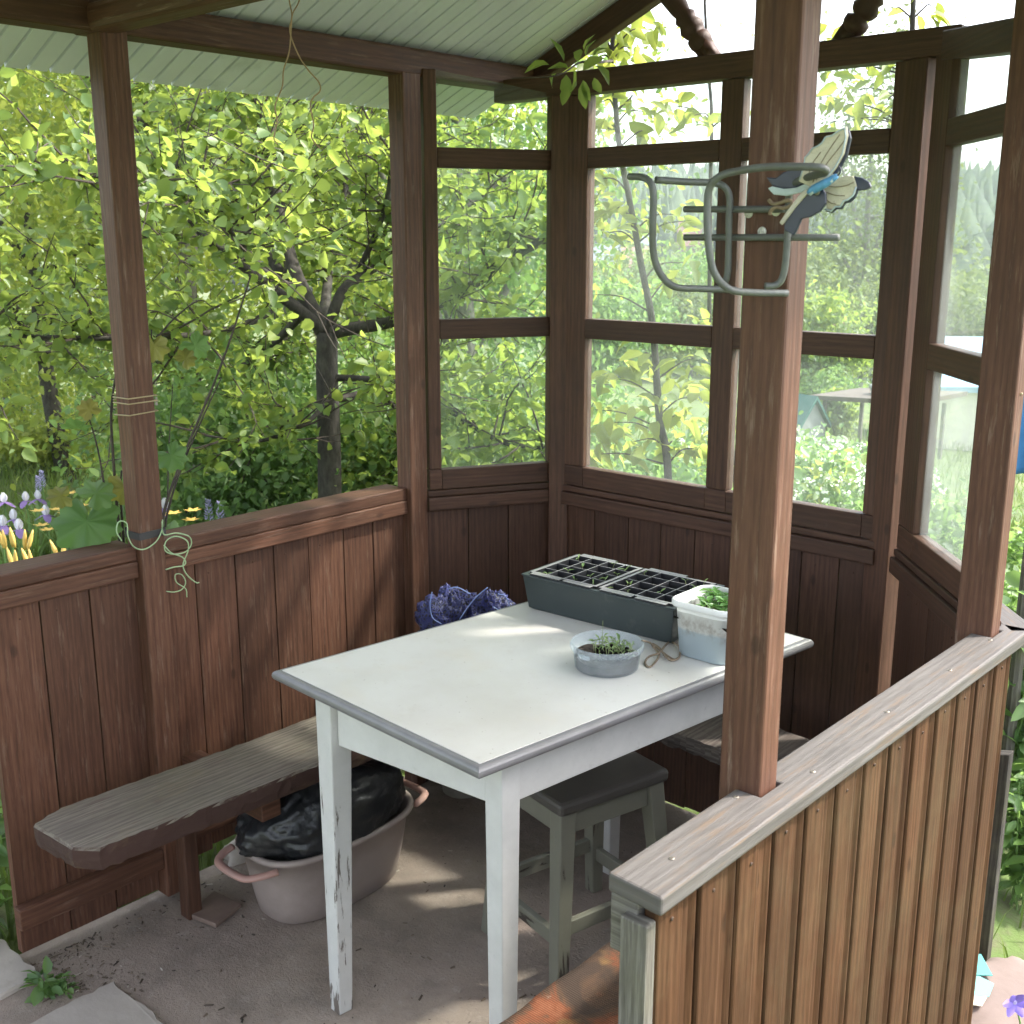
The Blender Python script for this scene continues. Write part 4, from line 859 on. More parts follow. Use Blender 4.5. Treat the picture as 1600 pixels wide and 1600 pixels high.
tag(build(mb, 'garden_wire', M_GWIRE, None, smooth=True, base=at_x(255,850,xg)), 'pale green garden wire looped loosely around the left post at the rail', 'wire')
mb = MB(); M_RC = plain('pinkish_cord', (.36,.24,.17), .8)
rc = [(448,-40,2.15),(452,0,2.15),(456,24,2.15),(453,50,2.15),(466,85,2.15),(482,110,2.15),(498,128,2.15),(500,142,2.15),(490,152,2.15),(485,165,2.15),(490,195,2.15),(487,215,2.15),(500,232,2.15)]
mb.tube(curve([at_d(*p) for p in rc], 6), .0013, 6)
rc = [(478,-30,2.16),(466,5,2.16),(457,22,2.14),(455,45,2.14),(452,80,2.15),(443,110,2.15),(441,135,2.15),(430,165,2.15),(433,190,2.15),(428,215,2.15),(434,226,2.15)]
mb.tube(curve([at_d(*p) for p in rc], 6), .0013, 6)
tag(build(mb, 'hanging_cord', M_RC, None, smooth=True, base=at_d(452,0,2.15)), 'thin reddish cord hanging in two loose ends from the roof', 'cord')
# ------------------------------------------------------------------ vegetation
L_APPLE = leafmat('apple_leaf', [(.05,(.045,.095,.03)),(.4,(.095,.17,.05)),(.7,(.15,.225,.06)),(1,(.22,.27,.07))], (.43,.53,.09), .54, .44)
L_YELLOW = leafmat('sunny_leaf', [(.05,(.08,.14,.04)),(.45,(.16,.23,.055)),(.8,(.24,.29,.07)),(1,(.30,.32,.08))], (.53,.58,.10), .58, .46)  # yellow-green leaf; the back trees' sunlit brightness is put into this colour
L_SHRUB = leafmat('shrub_leaf', [(.05,(.055,.12,.04)),(.5,(.10,.19,.06)),(1,(.16,.25,.08))], (.31,.48,.12), .52, .42)
L_FAR = leafmat('far_leaf', [(.05,(.06,.10,.038)),(.5,(.10,.15,.055)),(1,(.17,.19,.07))], (.28,.34,.08), .4, .6)
L_GRAPE = leafmat('grape_leaf', [(.05,(.07,.15,.04)),(.5,(.10,.19,.055)),(1,(.15,.23,.06))], (.22,.38,.08), .4, .5)
L_GRAPE_Y = leafmat('young_grape_leaf', [(.05,(.16,.17,.04)),(.6,(.20,.19,.05)),(1,(.24,.17,.07))], (.36,.34,.05), .5, .5)
def bark(name, a, b):
    m, nt, bs, out = newmat(name); p = wpos(nt); n = noise(nt, mapping(nt, p, (1,1,.4)), 40, 6, .7)
    nt.links.new(ramp(nt, [(.35,a),(.7,b)], n).outputs[0], bs.inputs['Base Color']); bs.inputs['Roughness'].default_value = .9; bump(nt, bs, n, .8, .006); return m
B_APPLE = bark('apple_bark', (.022,.019,.016), (.075,.068,.058)); B_GREY = bark('grey_bark', (.12,.11,.10), (.26,.245,.225)); B_TWIG = bark('twig_bark_dark', (.03,.024,.02), (.085,.065,.05))
def rv(n): v = RNG.normal(size=(n,3)); return norm(v)
def spur_leaves(pts, per, size, spread=.03, up=.2):
    """leaf rosettes at given points (k,3)"""
    k = len(pts); P = np.repeat(pts, per, 0); n = len(P); d = rv(n)*np.array([1,1,.65])+np.array([0,0,-.05]); d = norm(d)
    N = norm(rv(n)*.75+np.array([0,0,up+.45])); P = P+d*RNG.random((n,1))*spread+rv(n)*.008
    L = size*(.35+.95*RNG.random(n)**1.3); return (P, d, N, L, RNG.random(n))
def twig_growth(limbs, n, length, size, per, mbt, r0=.0042, upb=.35, tmin=.15, every=.055, sub=2):
    """grow leafy twigs from limb polylines; returns leaf chunks and adds the wood to mbt"""
    ch = []
    lens = [sum((l[i+1]-l[i]).length for i in range(len(l)-1)) for l in limbs]; tot = sum(lens)
    for li, l in enumerate(limbs):
        for _ in range(max(1, int(n*lens[li]/tot))):
            f = tmin+(1-tmin)*random.random(); x = f*(len(l)-1); i = min(int(x), len(l)-2); p = l[i].lerp(l[i+1], x-i); t = (l[i+1]-l[i]).normalized()
            d = Vector((random.gauss(0,1), random.gauss(0,1), random.gauss(0,.6)+upb)).normalized(); d = (d+t*.35).normalized()
            L = length*random.uniform(.45,1.25); k = max(4, int(L/.07)); pts = [p]
            for j in range(k):
                d = (d+Vector((random.gauss(0,.13), random.gauss(0,.13), random.gauss(0,.12)+.02))).normalized(); pts.append(pts[-1]+d*L/k)
            mbt.tube(pts, lerp_list(r0, .0012, len(pts)), 5, random.random(), cap=False)
            sp = []
            for j in range(1, len(pts)):
                m = max(1, int((pts[j]-pts[j-1]).length/every))
                for q in range(m): sp.append(tuple(pts[j-1].lerp(pts[j], (q+random.random())/m)+Vector((random.gauss(0,.015),)*3)))
            for _s in range(sub):
                j = random.randint(1, len(pts)-2); dd = (d+Vector((random.gauss(0,.8), random.gauss(0,.8), random.gauss(0,.6)))).normalized(); q = pts[j]; L2 = L*random.uniform(.25,.5)
                e = [q, q+dd*L2*.5, q+dd*L2+Vector((0,0,.02))]; mbt.tube(e, [r0*.5, r0*.4, .001], 4, random.random(), cap=False)
                for q2 in range(int(L2/every)+1): sp.append(tuple(q+dd*L2*(q2+random.random())/(int(L2/every)+1)))
            ch.append(spur_leaves(np.array(sp), per, size))
    return ch
def crown_chunk(c, r, nclump, nleaf, size, crad=.22, inner=.35):
    """leaf clumps spread through an uneven ellipsoid crown"""
    d = rv(nclump); q = (inner+(1-inner)*RNG.random((nclump,1))**.6)*(1+.22*RNG.normal(size=(nclump,1)).clip(-1.5,1.5)*.6)
    C = np.array(c)+d*q*np.array(r); P = np.repeat(C, nleaf, 0); O = np.repeat(d, nleaf, 0); n = len(P)
    off = RNG.normal(size=(n,3))*np.array(r).mean()*crad*np.repeat(.6+.8*RNG.random((nclump,1)), nleaf, 0)*np.array([1,1,.6]); P = P+off
    D = norm(rv(n)+np.array([0,0,-.25])+O*.4); N = norm(rv(n)*.7+O*.35+np.array([0,0,.6])); L = size*(.45+.95*RNG.random(n)**1.3)
    R = np.clip(np.repeat(RNG.random(nclump)*.6, nleaf)+RNG.random(n)*.4, 0, 1); return (P, D, N, L, R)
# main apple tree on the left
AT = at_d(513,760,4.85); AT.z = tz(AT.x, AT.y)
TA = thing('apple_tree', 'old apple tree with forked grey trunk just outside the open left side', 'tree', AT)
def px_limb(pts): return curve([at_d(*p) for p in pts], 5)
tr = px_limb([(514,840,4.85),(515,770,4.85),(514,680,4.85),(511,590,4.86),(511,520,4.87)]); tr[0].z = AT.z-.1
mb = MB(); mb.tube(tr, lerp_list(.056,.045,len(tr)), 14); build(mb, 'trunk', B_APPLE, TA, smooth=True)
LIMBS = [([(508,520,4.87),(480,470,4.9),(455,410,5.0),(438,330,5.1),(420,250,5.15),(404,160,5.2),(398,60,5.25)], .040,.018),
 ([(514,520,4.87),(545,514,4.85),(610,503,4.75),(690,475,4.6),(770,425,4.5),(860,365,4.4)], .032,.014),
 ([(505,515,4.87),(440,462,4.8),(360,400,4.75),(315,365,4.7),(288,320,4.7),(270,265,4.7)], .028,.010),
 ([(512,515,4.87),(535,455,4.9),(575,425,5.0),(640,385,5.1),(720,330,5.3),(800,270,5.5)], .026,.010),
 ([(514,590,4.86),(570,592,4.8),(640,602,4.7),(700,640,4.6),(780,690,4.5),(850,700,4.4)], .016,.006),
 ([(516,625,4.86),(545,620,4.9),(590,612,5.0),(620,640,5.1),(655,690,5.2),(690,740,5.2)], .020,.006),
 ([(440,470,4.85),(400,500,4.7),(330,520,4.5),(235,527,4.3),(110,528,4.1),(0,522,4.0),(-150,505,3.9)], .016,.006),
 ([(480,480,4.9),(445,520,5.2),(400,560,5.6),(330,580,6.0),(250,560,6.4)], .022,.008),
 ([(505,510,4.88),(510,460,5.3),(520,380,5.8),(545,270,6.2),(560,150,6.6)], .028,.010),
 ([(450,440,5.0),(360,330,5.4),(260,230,5.6),(150,130,5.8),(40,60,6.0)], .024,.008),
 ([(470,450,4.9),(420,430,4.4),(330,330,4.1),(230,290,3.9),(120,270,3.8)], .018,.006),
 ([(560,425,5.0),(600,330,4.9),(612,240,4.8),(605,130,4.7)], .014,.006),
 ([(520,610,4.86),(480,660,4.7),(400,690,4.6),(320,680,4.5)], .012,.005)]
limbs = []; mb = MB()
for pts, r0, r1 in LIMBS:
    l = px_limb(pts); limbs.append(l); mb.tube(l, lerp_list(r0, r1, len(l)), 9, random.random())
build(mb, 'limbs', B_APPLE, TA, smooth=True)
mb = MB(); ch = twig_growth(limbs, 330, .62, .052, 4, mb, r0=.0052, every=.06, tmin=.33, sub=3)
def clear_of_trunk(c):
    P = c[0]; t = np.array([AT.x, AT.y]); dxy = P[:,:2]; u = t/np.linalg.norm(t); along = dxy@u; side = np.abs(dxy[:,0]*u[1]-dxy[:,1]*u[0]); ok = ~((side < .10*along/4.85+.02) & (along < np.linalg.norm(t)+.1) & (P[:,2] < 1.45) & (RNG.random(len(P)) < .93)); return tuple(a[ok] for a in c)
ch = [clear_of_trunk(c) for c in ch]
build(mb, 'twigs', B_TWIG, TA); cat_leaf('crown', ch, L_APPLE, TA, ratio=.66, droop=.2)
# trees behind it
def leafy_tree(name, label, cat, x, y, h, r, tr_r, size, nclump, nleaf, mat, barkm, group=None, crown_z=.62, lean=(0,0), ell=None, crad=.22, limbs_n=5):
    z = tz(x, y); T = thing(name, label, cat, (x,y,z), group); mb = MB()
    top = Vector((x+lean[0], y+lean[1], z+h*.72)); base = Vector((x,y,z-.05)); tk = curve([base, base.lerp(top,.35)+Vector((random.uniform(-.05,.05),random.uniform(-.05,.05),0))*h*.3, base.lerp(top,.7), top], 4)
    mb.tube(tk, lerp_list(tr_r, tr_r*.35, len(tk)), 8); cc = Vector((x+lean[0]*.8, y+lean[1]*.8, z+h*crown_z)); e = ell or (r, r, h*.38)
    for i in range(limbs_n):
        a = 2*PI*i/limbs_n+random.random(); p = tk[int(len(tk)*random.uniform(.3,.75))]; q = cc+Vector((math.cos(a)*e[0]*.75, math.sin(a)*e[1]*.75, random.uniform(-.3,.6)*e[2])); l = curve([p, p.lerp(q,.5)+Vector((0,0,.06*h*random.uniform(-.5,1))), q], 4)
        mb.tube(l, lerp_list(tr_r*.45, tr_r*.1, len(l)), 6, random.random())
    build(mb, 'trunk', barkm, T, smooth=True); ck = crown_chunk(cc, e, nclump, nleaf, size, crad); leaf_mesh('crown', ck[0], ck[1], ck[2], ck[3], mat, T, None, ck[4], ratio=.66, droop=.2); return T
def px_xy(px, D): p = at_d(px, 700, D); return p.x, p.y
for (px, D, h, r, size, nc, nl, mat, lab, ln) in (
    (100, 8.4, 3.4, 1.6, .085, 150, 62, L_APPLE, 'dark leaning apple tree behind the flower bed at the far left', (-.5,.1)),
    (300, 7.8, 5.0, 1.7, .09, 170, 62, L_YELLOW, 'sunlit yellow green tree behind the apple trunk, left of it', (0,.1)),
    (560, 8.2, 5.2, 1.8, .09, 180, 62, L_YELLOW, 'sunlit yellow green tree showing behind the middle post of the left wall', (.1,0)),
    (735, 7.4, 4.2, 1.0, .08, 150, 60, L_SHRUB, 'fresh green tree seen through the narrow slanted window panel', (-.1,0)),
    (-120, 6.6, 4.4, 1.6, .085, 130, 62, L_YELLOW, 'bushy green tree at the left edge beyond the flower bed', (0,0)),
    (30, 11.5, 6.0, 2.2, .13, 150, 60, L_YELLOW, 'tall light green tree at the back of the flower garden', (0,0)),
    (240, 12.5, 6.6, 2.4, .14, 160, 60, L_YELLOW, 'tall mid green tree closing the view behind the left post', (0,0)),
    (470, 13, 7.0, 2.6, .14, 160, 60, L_YELLOW, 'tall dense tree closing the view behind the apple trunk', (0,0)),
    (640, 12, 6.4, 1.9, .13, 150, 60, L_YELLOW, 'tall dense tree behind the slanted window panel', (0,0))):
    x, y = px_xy(px, D); leafy_tree('garden_tree', lab, 'tree', x, y, h, r, .05+.008*h, size*.62, int(nc*1.25), int(nl*.95), mat, B_APPLE if px < 200 else B_GREY, 'trees beyond the left wall', lean=ln, crown_z=.60, ell=(r, r, h*.42))
def shrub(label, x, y, h, r, size, nc, nl, mat, group=None, name='shrub', stems=7, ratio=.6):
    z = tz(x, y); T = thing(name, label, 'shrub', (x,y,z), group); mb = MB()
    for i in range(stems):
        a = random.uniform(0,2*PI); q = Vector((x+math.cos(a)*r*.7, y+math.sin(a)*r*.7, z+h*random.uniform(.6,.95))); b = Vector((x+random.uniform(-.06,.06)*r, y+random.uniform(-.06,.06)*r, z-.03)); l = curve([b, b.lerp(q,.5)+Vector((0,0,h*.08)), q], 4); mb.tube(l, lerp_list(.009*h, .002, len(l)), 5, random.random())
    build(mb, 'stems', B_TWIG, T); ck = crown_chunk((x,y,z+h*.52), (r,r,h*.5), nc, nl, size, .2, .15); leaf_mesh('leaves', ck[0], ck[1], ck[2], ck[3], mat, T, None, ck[4], ratio=ratio, droop=.18); return T
for (px, D, h, r, mat, lab) in ((330,5.4,1.25,.62,L_SHRUB,'low green currant bush below the apple limbs, nearest the left post'),(455,5.9,1.3,.68,L_SHRUB,'low green currant bush left of the apple trunk'),
    (600,5.6,1.35,.66,L_SHRUB,'low green currant bush right of the apple trunk'),(735,5.1,1.35,.62,L_APPLE,'low green currant bush behind the slanted window panel'),(815,5.4,1.35,.5,L_SHRUB,'green bush outside the rear left corner post')):
    x, y = px_xy(px, D); shrub(lab, x, y, h, r, .042, 130, 60, mat, 'currant bushes below the apple tree')
for (px, D, h, r, mat, lab) in ((20,9.5,1.0,.7,L_YELLOW,'pale green bush at the back of the flower bed, far left'),(135,10.5,1.3,.8,L_SHRUB,'pale green bush at the back of the flower bed, near the left post'),(80,8.6,.5,.5,L_YELLOW,'low pale plant clump behind the irises')):
    x, y = px_xy(px, D); shrub(lab, x, y, h, r, .05, 70, 40, mat, 'bushes behind the flower bed')
# young tree outside the rear windows
x0 = at_y(1043,790,2.90); YT = thing('young_tree', 'slender young tree with a thin brown stem and bright leaves close outside the rear windows', 'tree', (x0.x+.02, x0.y, tz(x0.x, x0.y)))
st = curve([Vector((x0.x+.03, 2.9, tz(x0.x,2.9)-.05)), at_y(1045,775,2.90), at_y(1030,650,2.89), at_y(1020,510,2.88), at_y(1003,420,2.87), at_y(985,320,2.86), at_y(968,230,2.85), at_y(960,140,2.85), at_y(956,80,2.85), at_y(970,-60,2.85)], 5)
def stem(pts, r, n=8): m = MB(); m.tube(pts, r, n); build(m, 'stem', B_APPLE, YT, smooth=True)
stem(st, lerp_list(.0135,.006,len(st)), 9); s2 = curve([at_y(1108,520,3.2), at_y(1110,300,3.15), at_y(1112,180,3.1), at_y(1106,100,3.1), at_y(1100,-20,3.1)], 5); stem(s2, lerp_list(.007,.004,len(s2)), 6)
s3 = curve([at_y(1150,760,3.0), at_y(1140,650,3.0), at_y(1146,600,3.02), at_y(1160,520,3.05)], 4); stem(s3, .008)
s4 = curve([at_y(1420,300,3.4), at_y(1424,120,3.35), at_y(1426,30,3.3), at_y(1430,-60,3.3)], 4); stem(s4, .008)
TWM = [MB() for _ in range(4)]; ch = []
CL = [(940,160,2.85,8),(950,205,2.85,8),(985,150,2.9,7),(1005,175,2.95,9),(1050,165,3.0,9),(1085,180,3.0,6),(1010,205,2.95,6),(930,280,2.8,8),(955,320,2.8,9),(945,365,2.8,9),(975,340,2.82,7),(1000,345,2.85,5),(1052,335,2.95,6),(1070,345,2.95,5),(940,60,2.85,9),(965,40,2.85,9),(985,75,2.9,9),(1000,45,2.9,6),(930,90,2.85,9),(955,110,2.85,9),(1000,20,2.9,5),
 (930,460,2.8,5),(1040,440,3.0,6),(1070,410,3.0,6),(1090,500,3.0,6),(950,590,2.8,9),(985,575,2.82,9),(1005,560,2.85,8),(930,640,2.8,9),(960,660,2.8,11),(990,690,2.85,11),(1025,600,2.9,8),(1060,590,2.95,8),(1085,560,2.95,7),(1060,650,2.95,10),(1085,700,2.95,10),(1040,700,2.9,10),(930,710,2.8,9),(1000,640,2.85,8),(1080,620,2.95,8),
 (1290,110,3.3,7),(1310,160,3.3,9),(1340,140,3.3,8),(1375,110,3.3,8),(1385,160,3.35,7),(1300,190,3.3,6),(1345,185,3.3,6),(1290,60,3.3,6),(1400,15,3.3,5),(1455,10,3.3,5),(1165,170,3.1,5),(1150,640,3.0,6),(1145,730,3.0,7)]
stems_all = st+s2+s4+s3
for (px, py, yy, n) in CL:
    c = at_y(px, py, yy); best = min(((min(sl_, key=lambda s: (s-c).length+.7*max(0, s.z-c.z+.05)), k_) for k_, sl_ in enumerate((st, s2, s3, s4))), key=lambda t_: (t_[0]-c).length); mb = TWM[best[1]]; q = best[0] if True else min(stems_all, key=lambda s: (s-c).length+.35*max(0, s.z-c.z+.05)*2)
    if (q-c).length < .55:
        mb = MB()
        l = curve([q, q.lerp(c,.5)+Vector((random.uniform(-.02,.02),random.uniform(-.02,.02),.02)), c], 4); mb.tube(l, lerp_list(.0032,.0012,len(l)), 5, random.random()); build(mb, 'twig', B_TWIG, YT)
    P = np.array(c)+RNG.normal(size=(n,3))*np.array([.030,.040,.022]); D = norm(rv(n)*np.array([1,1,.5])+np.array([0,0,-.35])); N = norm(rv(n)*.6+np.array([0,-.1,.6])); ch.append((P, D, N, .066*(.7+.55*RNG.random(n)), RNG.random(n)))
cat_leaf('crown', ch, L_YELLOW, YT, ratio=.48, droop=.28)
# sprig poking in over the rear beam
mb = MB(); a = at_d(905,98,2.95); l = curve([at_y(958,95,2.85), at_d(925,98,3.0), a, at_d(870,118,2.78), at_d(800,122,2.74)], 4); mb.tube(l, lerp_list(.004,.0012,len(l)), 5); build(mb, 'sprig', B_TWIG, YT)
ch = []
for (px, py, D, dx, dz) in ((862,105,2.76,-1,-.1),(880,95,2.78,-.3,.8),(895,110,2.8,.1,-1),(905,125,2.8,.25,-1),(915,130,2.8,.4,-1),(925,120,2.8,.5,-.9),(890,120,2.78,-.2,-1),(880,130,2.77,-.1,-1),(910,90,2.82,.4,.9),(918,75,2.84,.1,1),(935,105,2.84,.9,-.3),(870,115,2.77,-.6,-.6),(900,100,2.8,0,.6),(930,90,2.86,.6,.7),(885,110,2.78,-.8,.3),(912,112,2.8,.7,.2)):
    for _ in range(1):
        d = Vector((_R[0]*dx, _R[1]*dx, dz))+Vector((random.gauss(0,.25),random.gauss(0,.25),random.gauss(0,.2))); ch.append((at_d(px+random.uniform(-6,6),py+random.uniform(-5,5),D), d.normalized(), Vector((random.gauss(.2,.5),random.gauss(-.4,.5),.7)).normalized(), random.uniform(.035,.062), random.random()))
leaves_from(ch, 'sprig_leaves', L_APPLE, YT, ratio=.46, droop=.35)
# ------------------------------------------------------------------ grapevine on the left post
GVb = at_x(186,860,-2.45); GV = thing('grapevine', 'young grapevine with dark canes and lobed leaves tied to the left post behind the rail', 'vine', (-2.47,1.30,tz(-2.47,1.3)))
mb = MB()
for pl, r in ((((192,900),(188,850),(182,780),(176,700),(174,640),(182,580),(190,530)),.0045),(((196,900),(193,840),(188,770),(190,735)),.004),(((168,800),(160,740),(150,690),(135,640)),.003),
              (((250,860),(254,812),(268,762),(296,690),(330,610),(360,530),(392,430)),.0045),(((256,850),(262,800),(284,730),(318,650),(346,590)),.0032),(((237,640),(236,560),(237,515)),.003),(((262,780),(264,700),(270,600)),.002),
              (((232,545),(270,500),(310,470),(332,480)),.0025)):
    p = curve([at_x(x,y,-2.455-.0004*max(0,x-260)) for x,y in pl], 5); mb.tube(p, lerp_list(r, r*.5, len(p)), 7, random.random())
build(mb, 'canes', B_TWIG, GV, smooth=True)
def grape_leaf(c, nrm, tip, R, name, mat):
    nrm = Vector(nrm).normalized(); t = Vector(tip); t = (t-nrm*t.dot(nrm)).normalized(); s = nrm.cross(t); V = []; Fs = []; K = 60; rows = 5
    for j in range(rows+1):
        for k in range(K):
            a = 2*PI*k/K-PI; lobe = .70+.20*math.cos(5*a*.86)**2*(1 if abs(a) < 2.7 else .3)+.05*abs(math.sin(a*16)); lobe *= (1-.75*max(0,(abs(a)-2.65)/.5)); f = j/rows
            w = .10*math.sin(a*5+.5)*f*f-.16*f*f+.02*math.sin(a*13)*f; V.append(Vector(c)+(t*math.cos(a)+s*math.sin(a))*R*lobe*f+nrm*R*w)
    for j in range(rows):
        for k in range(K): Fs.append((j*K+k, (j+1)*K+k, (j+1)*K+(k+1)%K, j*K+(k+1)%K))
    mb = MB(); mb.add(V, Fs, random.random(), uvs=[[(0,0)]*4]*len(Fs)); return build(mb, name, mat, GV, smooth=True)
tocam = Vector((.87,-.45,.25))
for (px, py, R, tip, n, y) in ((135,815,.088,(-.25,.0,-.9),(.75,-.45,.5),0),(150,770,.05,(.3,.3,.5),(.6,-.3,.7),0),(193,762,.045,(-.4,0,-1),(.9,-.3,.2),1),(122,668,.045,(-.8,-.5,.1),(.3,-.2,-.8),0),(140,640,.03,(-.2,-.3,.6),(.8,-.2,.3),1),(268,712,.045,(.3,.3,-.6),(.7,-.4,.4),0),(240,540,.045,(-.2,-.2,-1),(.9,-.2,.3),1),(305,540,.042,(.3,.5,-.7),(.8,-.4,.2),0),(290,560,.03,(.3,.4,.5),(.8,-.4,.3),1),(262,828,.05,(.5,.6,-.4),(.3,-.2,.9),0),(95,775,.035,(-.5,-.6,-.3),(.6,-.2,.6),1)):
    grape_leaf(at_x(px,py,-2.43-.015*random.random()), n, tip, R, 'leaf', L_GRAPE_Y if y else L_GRAPE)
# ------------------------------------------------------------------ flowers, grass
M_PW = plain('white_petal', (.72,.70,.76), .6); M_PP = plain('violet_petal', (.16,.10,.26), .6); M_PY = plain('yellow_petal', (.68,.45,.12), .5); M_PL = plain('lupin_petal', (.36,.34,.56), .6); M_GS = plain('green_stalk', (.12,.22,.06), .6)
def blade_leaves(T, base, n, h, w, mat):
    mb = MB()
    for i in range(n):
        a = random.uniform(0,2*PI); d = Vector((math.cos(a),math.sin(a),0)); s = Vector((-d.y,d.x,0)); H = h*random.uniform(.6,1.1); pts = [base+d*.03*random.random()+d*(H*.45*t*t)+Vector((0,0,H*(t-.25*t*t))) for t in (0,.25,.5,.75,1)]; V = []
        for j, p in enumerate(pts): ww = w*(1-(j/4)**2*.95)/2; V += [p-s*ww, p+s*ww]
        mb.add(V, [(2*j, 2*j+1, 2*j+3, 2*j+2) for j in range(4)], random.random())
    return build(mb, 'leaves', mat, T)
def petal(mb, c, d, up, L, W, curl):
    d = Vector(d).normalized(); s = d.cross(Vector(up)).normalized(); u = s.cross(d); V = []
    for j in range(5):
        t = j/4; w = W*math.sin(PI*(.12+.80*t))/2; p = Vector(c)+d*L*t+u*curl*L*math.sin(t*PI*.5)*t; V += [p-s*w, p+u*w*.25, p+s*w]
    mb.add(V, [(3*j+i, 3*j+i+1, 3*j+i+4, 3*j+i+3) for j in range(4) for i in range(2)], random.random())
def iris(px, py, D, label):
    f = at_d(px, py, D); b = Vector((f.x, f.y, tz(f.x, f.y))); T = thing('iris', label, 'flower', b, 'irises in the flower bed'); mb = MB(); mb.tube(curve([b, b.lerp(f,.5)+Vector((.01,.01,0)), f], 3), .004, 6); build(mb, 'stalk', M_GS, T)
    up, dn = MB(), MB()
    for k in range(3):
        a = 2*PI*k/3+px; d = Vector((math.cos(a), math.sin(a), 0)); petal(up, f, d*.35+Vector((0,0,1)), d, .048, .038, -.25); a += PI/3; d = Vector((math.cos(a), math.sin(a), .25)); petal(dn, f, d, (0,0,1), .048, .036, -.8)
    build(up, 'petal', M_PW, T, smooth=True); build(dn, 'petal', M_PP, T, smooth=True); blade_leaves(T, b, 9, .42, .028, L_SHRUB)
for i, (px, py, D) in enumerate(((6,785,5.4),(40,783,5.6),(60,780,5.9),(72,805,5.1),(96,782,5.5),(22,812,4.9),(30,828,4.7),(5,822,4.8),(258,795,4.9))): iris(px, py, D, 'white and violet iris flowering in the bed beyond the left rail' if i < 8 else 'single white and violet iris showing to the right of the left post')
def lily(px, py, D, label, op):
    f = at_d(px, py, D); b = Vector((f.x, f.y, tz(f.x, f.y))); T = thing('day_lily', label, 'flower', b, 'yellow lilies in the flower bed'); mb = MB(); mb.tube(curve([b, b.lerp(f,.5)+Vector((-.02,.01,0)), f], 3), .0035, 6); build(mb, 'stalk', M_GS, T); m2 = MB()
    if op:
        for q in range(5):
            o = f+Vector((random.uniform(-.07,.07),random.uniform(-.07,.07),random.uniform(-.05,.05)))
            for k in range(6): a = 2*PI*k/6+q; petal(m2, o, (math.cos(a), math.sin(a), .6), (0,0,1), .032, .016, -.35)
    else:
        for q in range(2): d = Vector((random.uniform(-.3,.3), random.uniform(-.3,.3), 1)).normalized(); o = f+Vector((q*.02,0,-.02)); m2.tube([o, o+d*.02, o+d*.04, o+d*.06, o+d*.075], [.003,.007,.008,.005,.0015], 8)
    build(m2, 'petal', M_PY, T, smooth=True); blade_leaves(T, b, 12, .45, .018, L_YELLOW)
for (px, py, D, op) in ((104,785,4.7,1),(92,808,4.5,1),(112,800,4.6,1),(5,848,3.9,0),(19,846,3.8,0),(38,850,3.75,0),(20,880,3.6,0),(46,880,3.6,0),(92,866,3.7,0),(278,818,4.2,1)):
    lily(px, py, D, ('open yellow lily blooming in the bed beyond the left rail' if px < 200 else 'small yellow flower low to the right of the left post') if op else 'orange yellow lily bud rising above the left rail', op)
def lupin(px, py, D, label):
    f = at_d(px, py, D); b = Vector((f.x, f.y, tz(f.x, f.y))); T = thing('lupin', label, 'flower', b, 'lupins'); mb = MB(); mb.tube([b, b.lerp(f,.6), f], .004, 5); build(mb, 'stalk', M_GS, T); m2 = MB()
    for i in range(60):
        t = i/60; a = i*2.4; r = .026*(1-t*.75); d = Vector((math.cos(a), math.sin(a), .4)); petal(m2, f+Vector((0,0,t*.10-.04))+d*r*.5, d, (0,0,1), .014, .010, .3)
    build(m2, 'spike', M_PL, T); blade_leaves(T, b, 10, .3, .03, L_SHRUB)
for (px, py, D, lab) in ((66,752,6.6,'pale blue lupin spike at the back of the flower bed'),(60,760,6.8,'pale blue lupin spike at the back of the flower bed'),(326,803,4.8,'pale violet lupin spike low behind the left rail'),(344,806,4.9,'pale violet lupin spike low behind the left rail')): lupin(px, py, D, lab)
_stc = at_z(1575,1540,-.30)
def grass(name, label, areas, mat):
    P = []; H = []
    for (xa, xb, ya, yb, n, h) in areas:
        x = RNG.uniform(xa, xb, n); y = RNG.uniform(ya, yb, n); ok = ~((x > -2.46) & (x < -.62) & (y > .3) & (y < 2.66)) & (np.hypot(x-_stc.x, y-_stc.y) > .36); x, y = x[ok], y[ok]; P.append(np.stack([x, y, terrain(x, y)], 1)); H.append(h*(.4+.9*RNG.random(len(x))))
    P = np.concatenate(P); H = np.concatenate(H); n = len(P); a = RNG.uniform(0, 2*PI, n); s = np.stack([np.cos(a), np.sin(a), np.zeros(n)], 1); b = RNG.normal(size=(n,3))*.35*H[:,None]; b[:,2] = 0; w = (.0025+.010*H)[:,None]
    mid = P+b*.35+np.stack([0*H,0*H,H*.6],1); top = P+b+np.stack([0*H,0*H,H],1); V = np.stack([P-s*w, P+s*w, mid+s*w*.8, mid-s*w*.8, top], 1).reshape(-1,3); base = (np.arange(n)*5)[:,None]
    idx = (base+np.array([0,1,2,3,3,2,4])[None]).ravel(); cnt = np.tile([4,3], n); o = raw_mesh(name, V, cnt, idx, np.repeat(RNG.random(n), 2), mat); tag(o, label, 'grass', kind='stuff')
grass('grass', 'mixed green grass and weeds growing around the gazebo', [(-9,-2.46,.2,9,26000,.16),(-6,-2.5,1.2,5.5,9000,.30),(-9,3,2.7,12,26000,.16),(-12,6,10,26,16000,.22),(-.62,2.2,1.2,3.6,5000,.16),(-3.4,-2.46,.4,1.3,900,.14)], leafmat('grass_blade', [(.05,(.05,.09,.02)),(.5,(.085,.145,.03)),(1,(.16,.19,.06))], (.22,.32,.04), .35, .6))
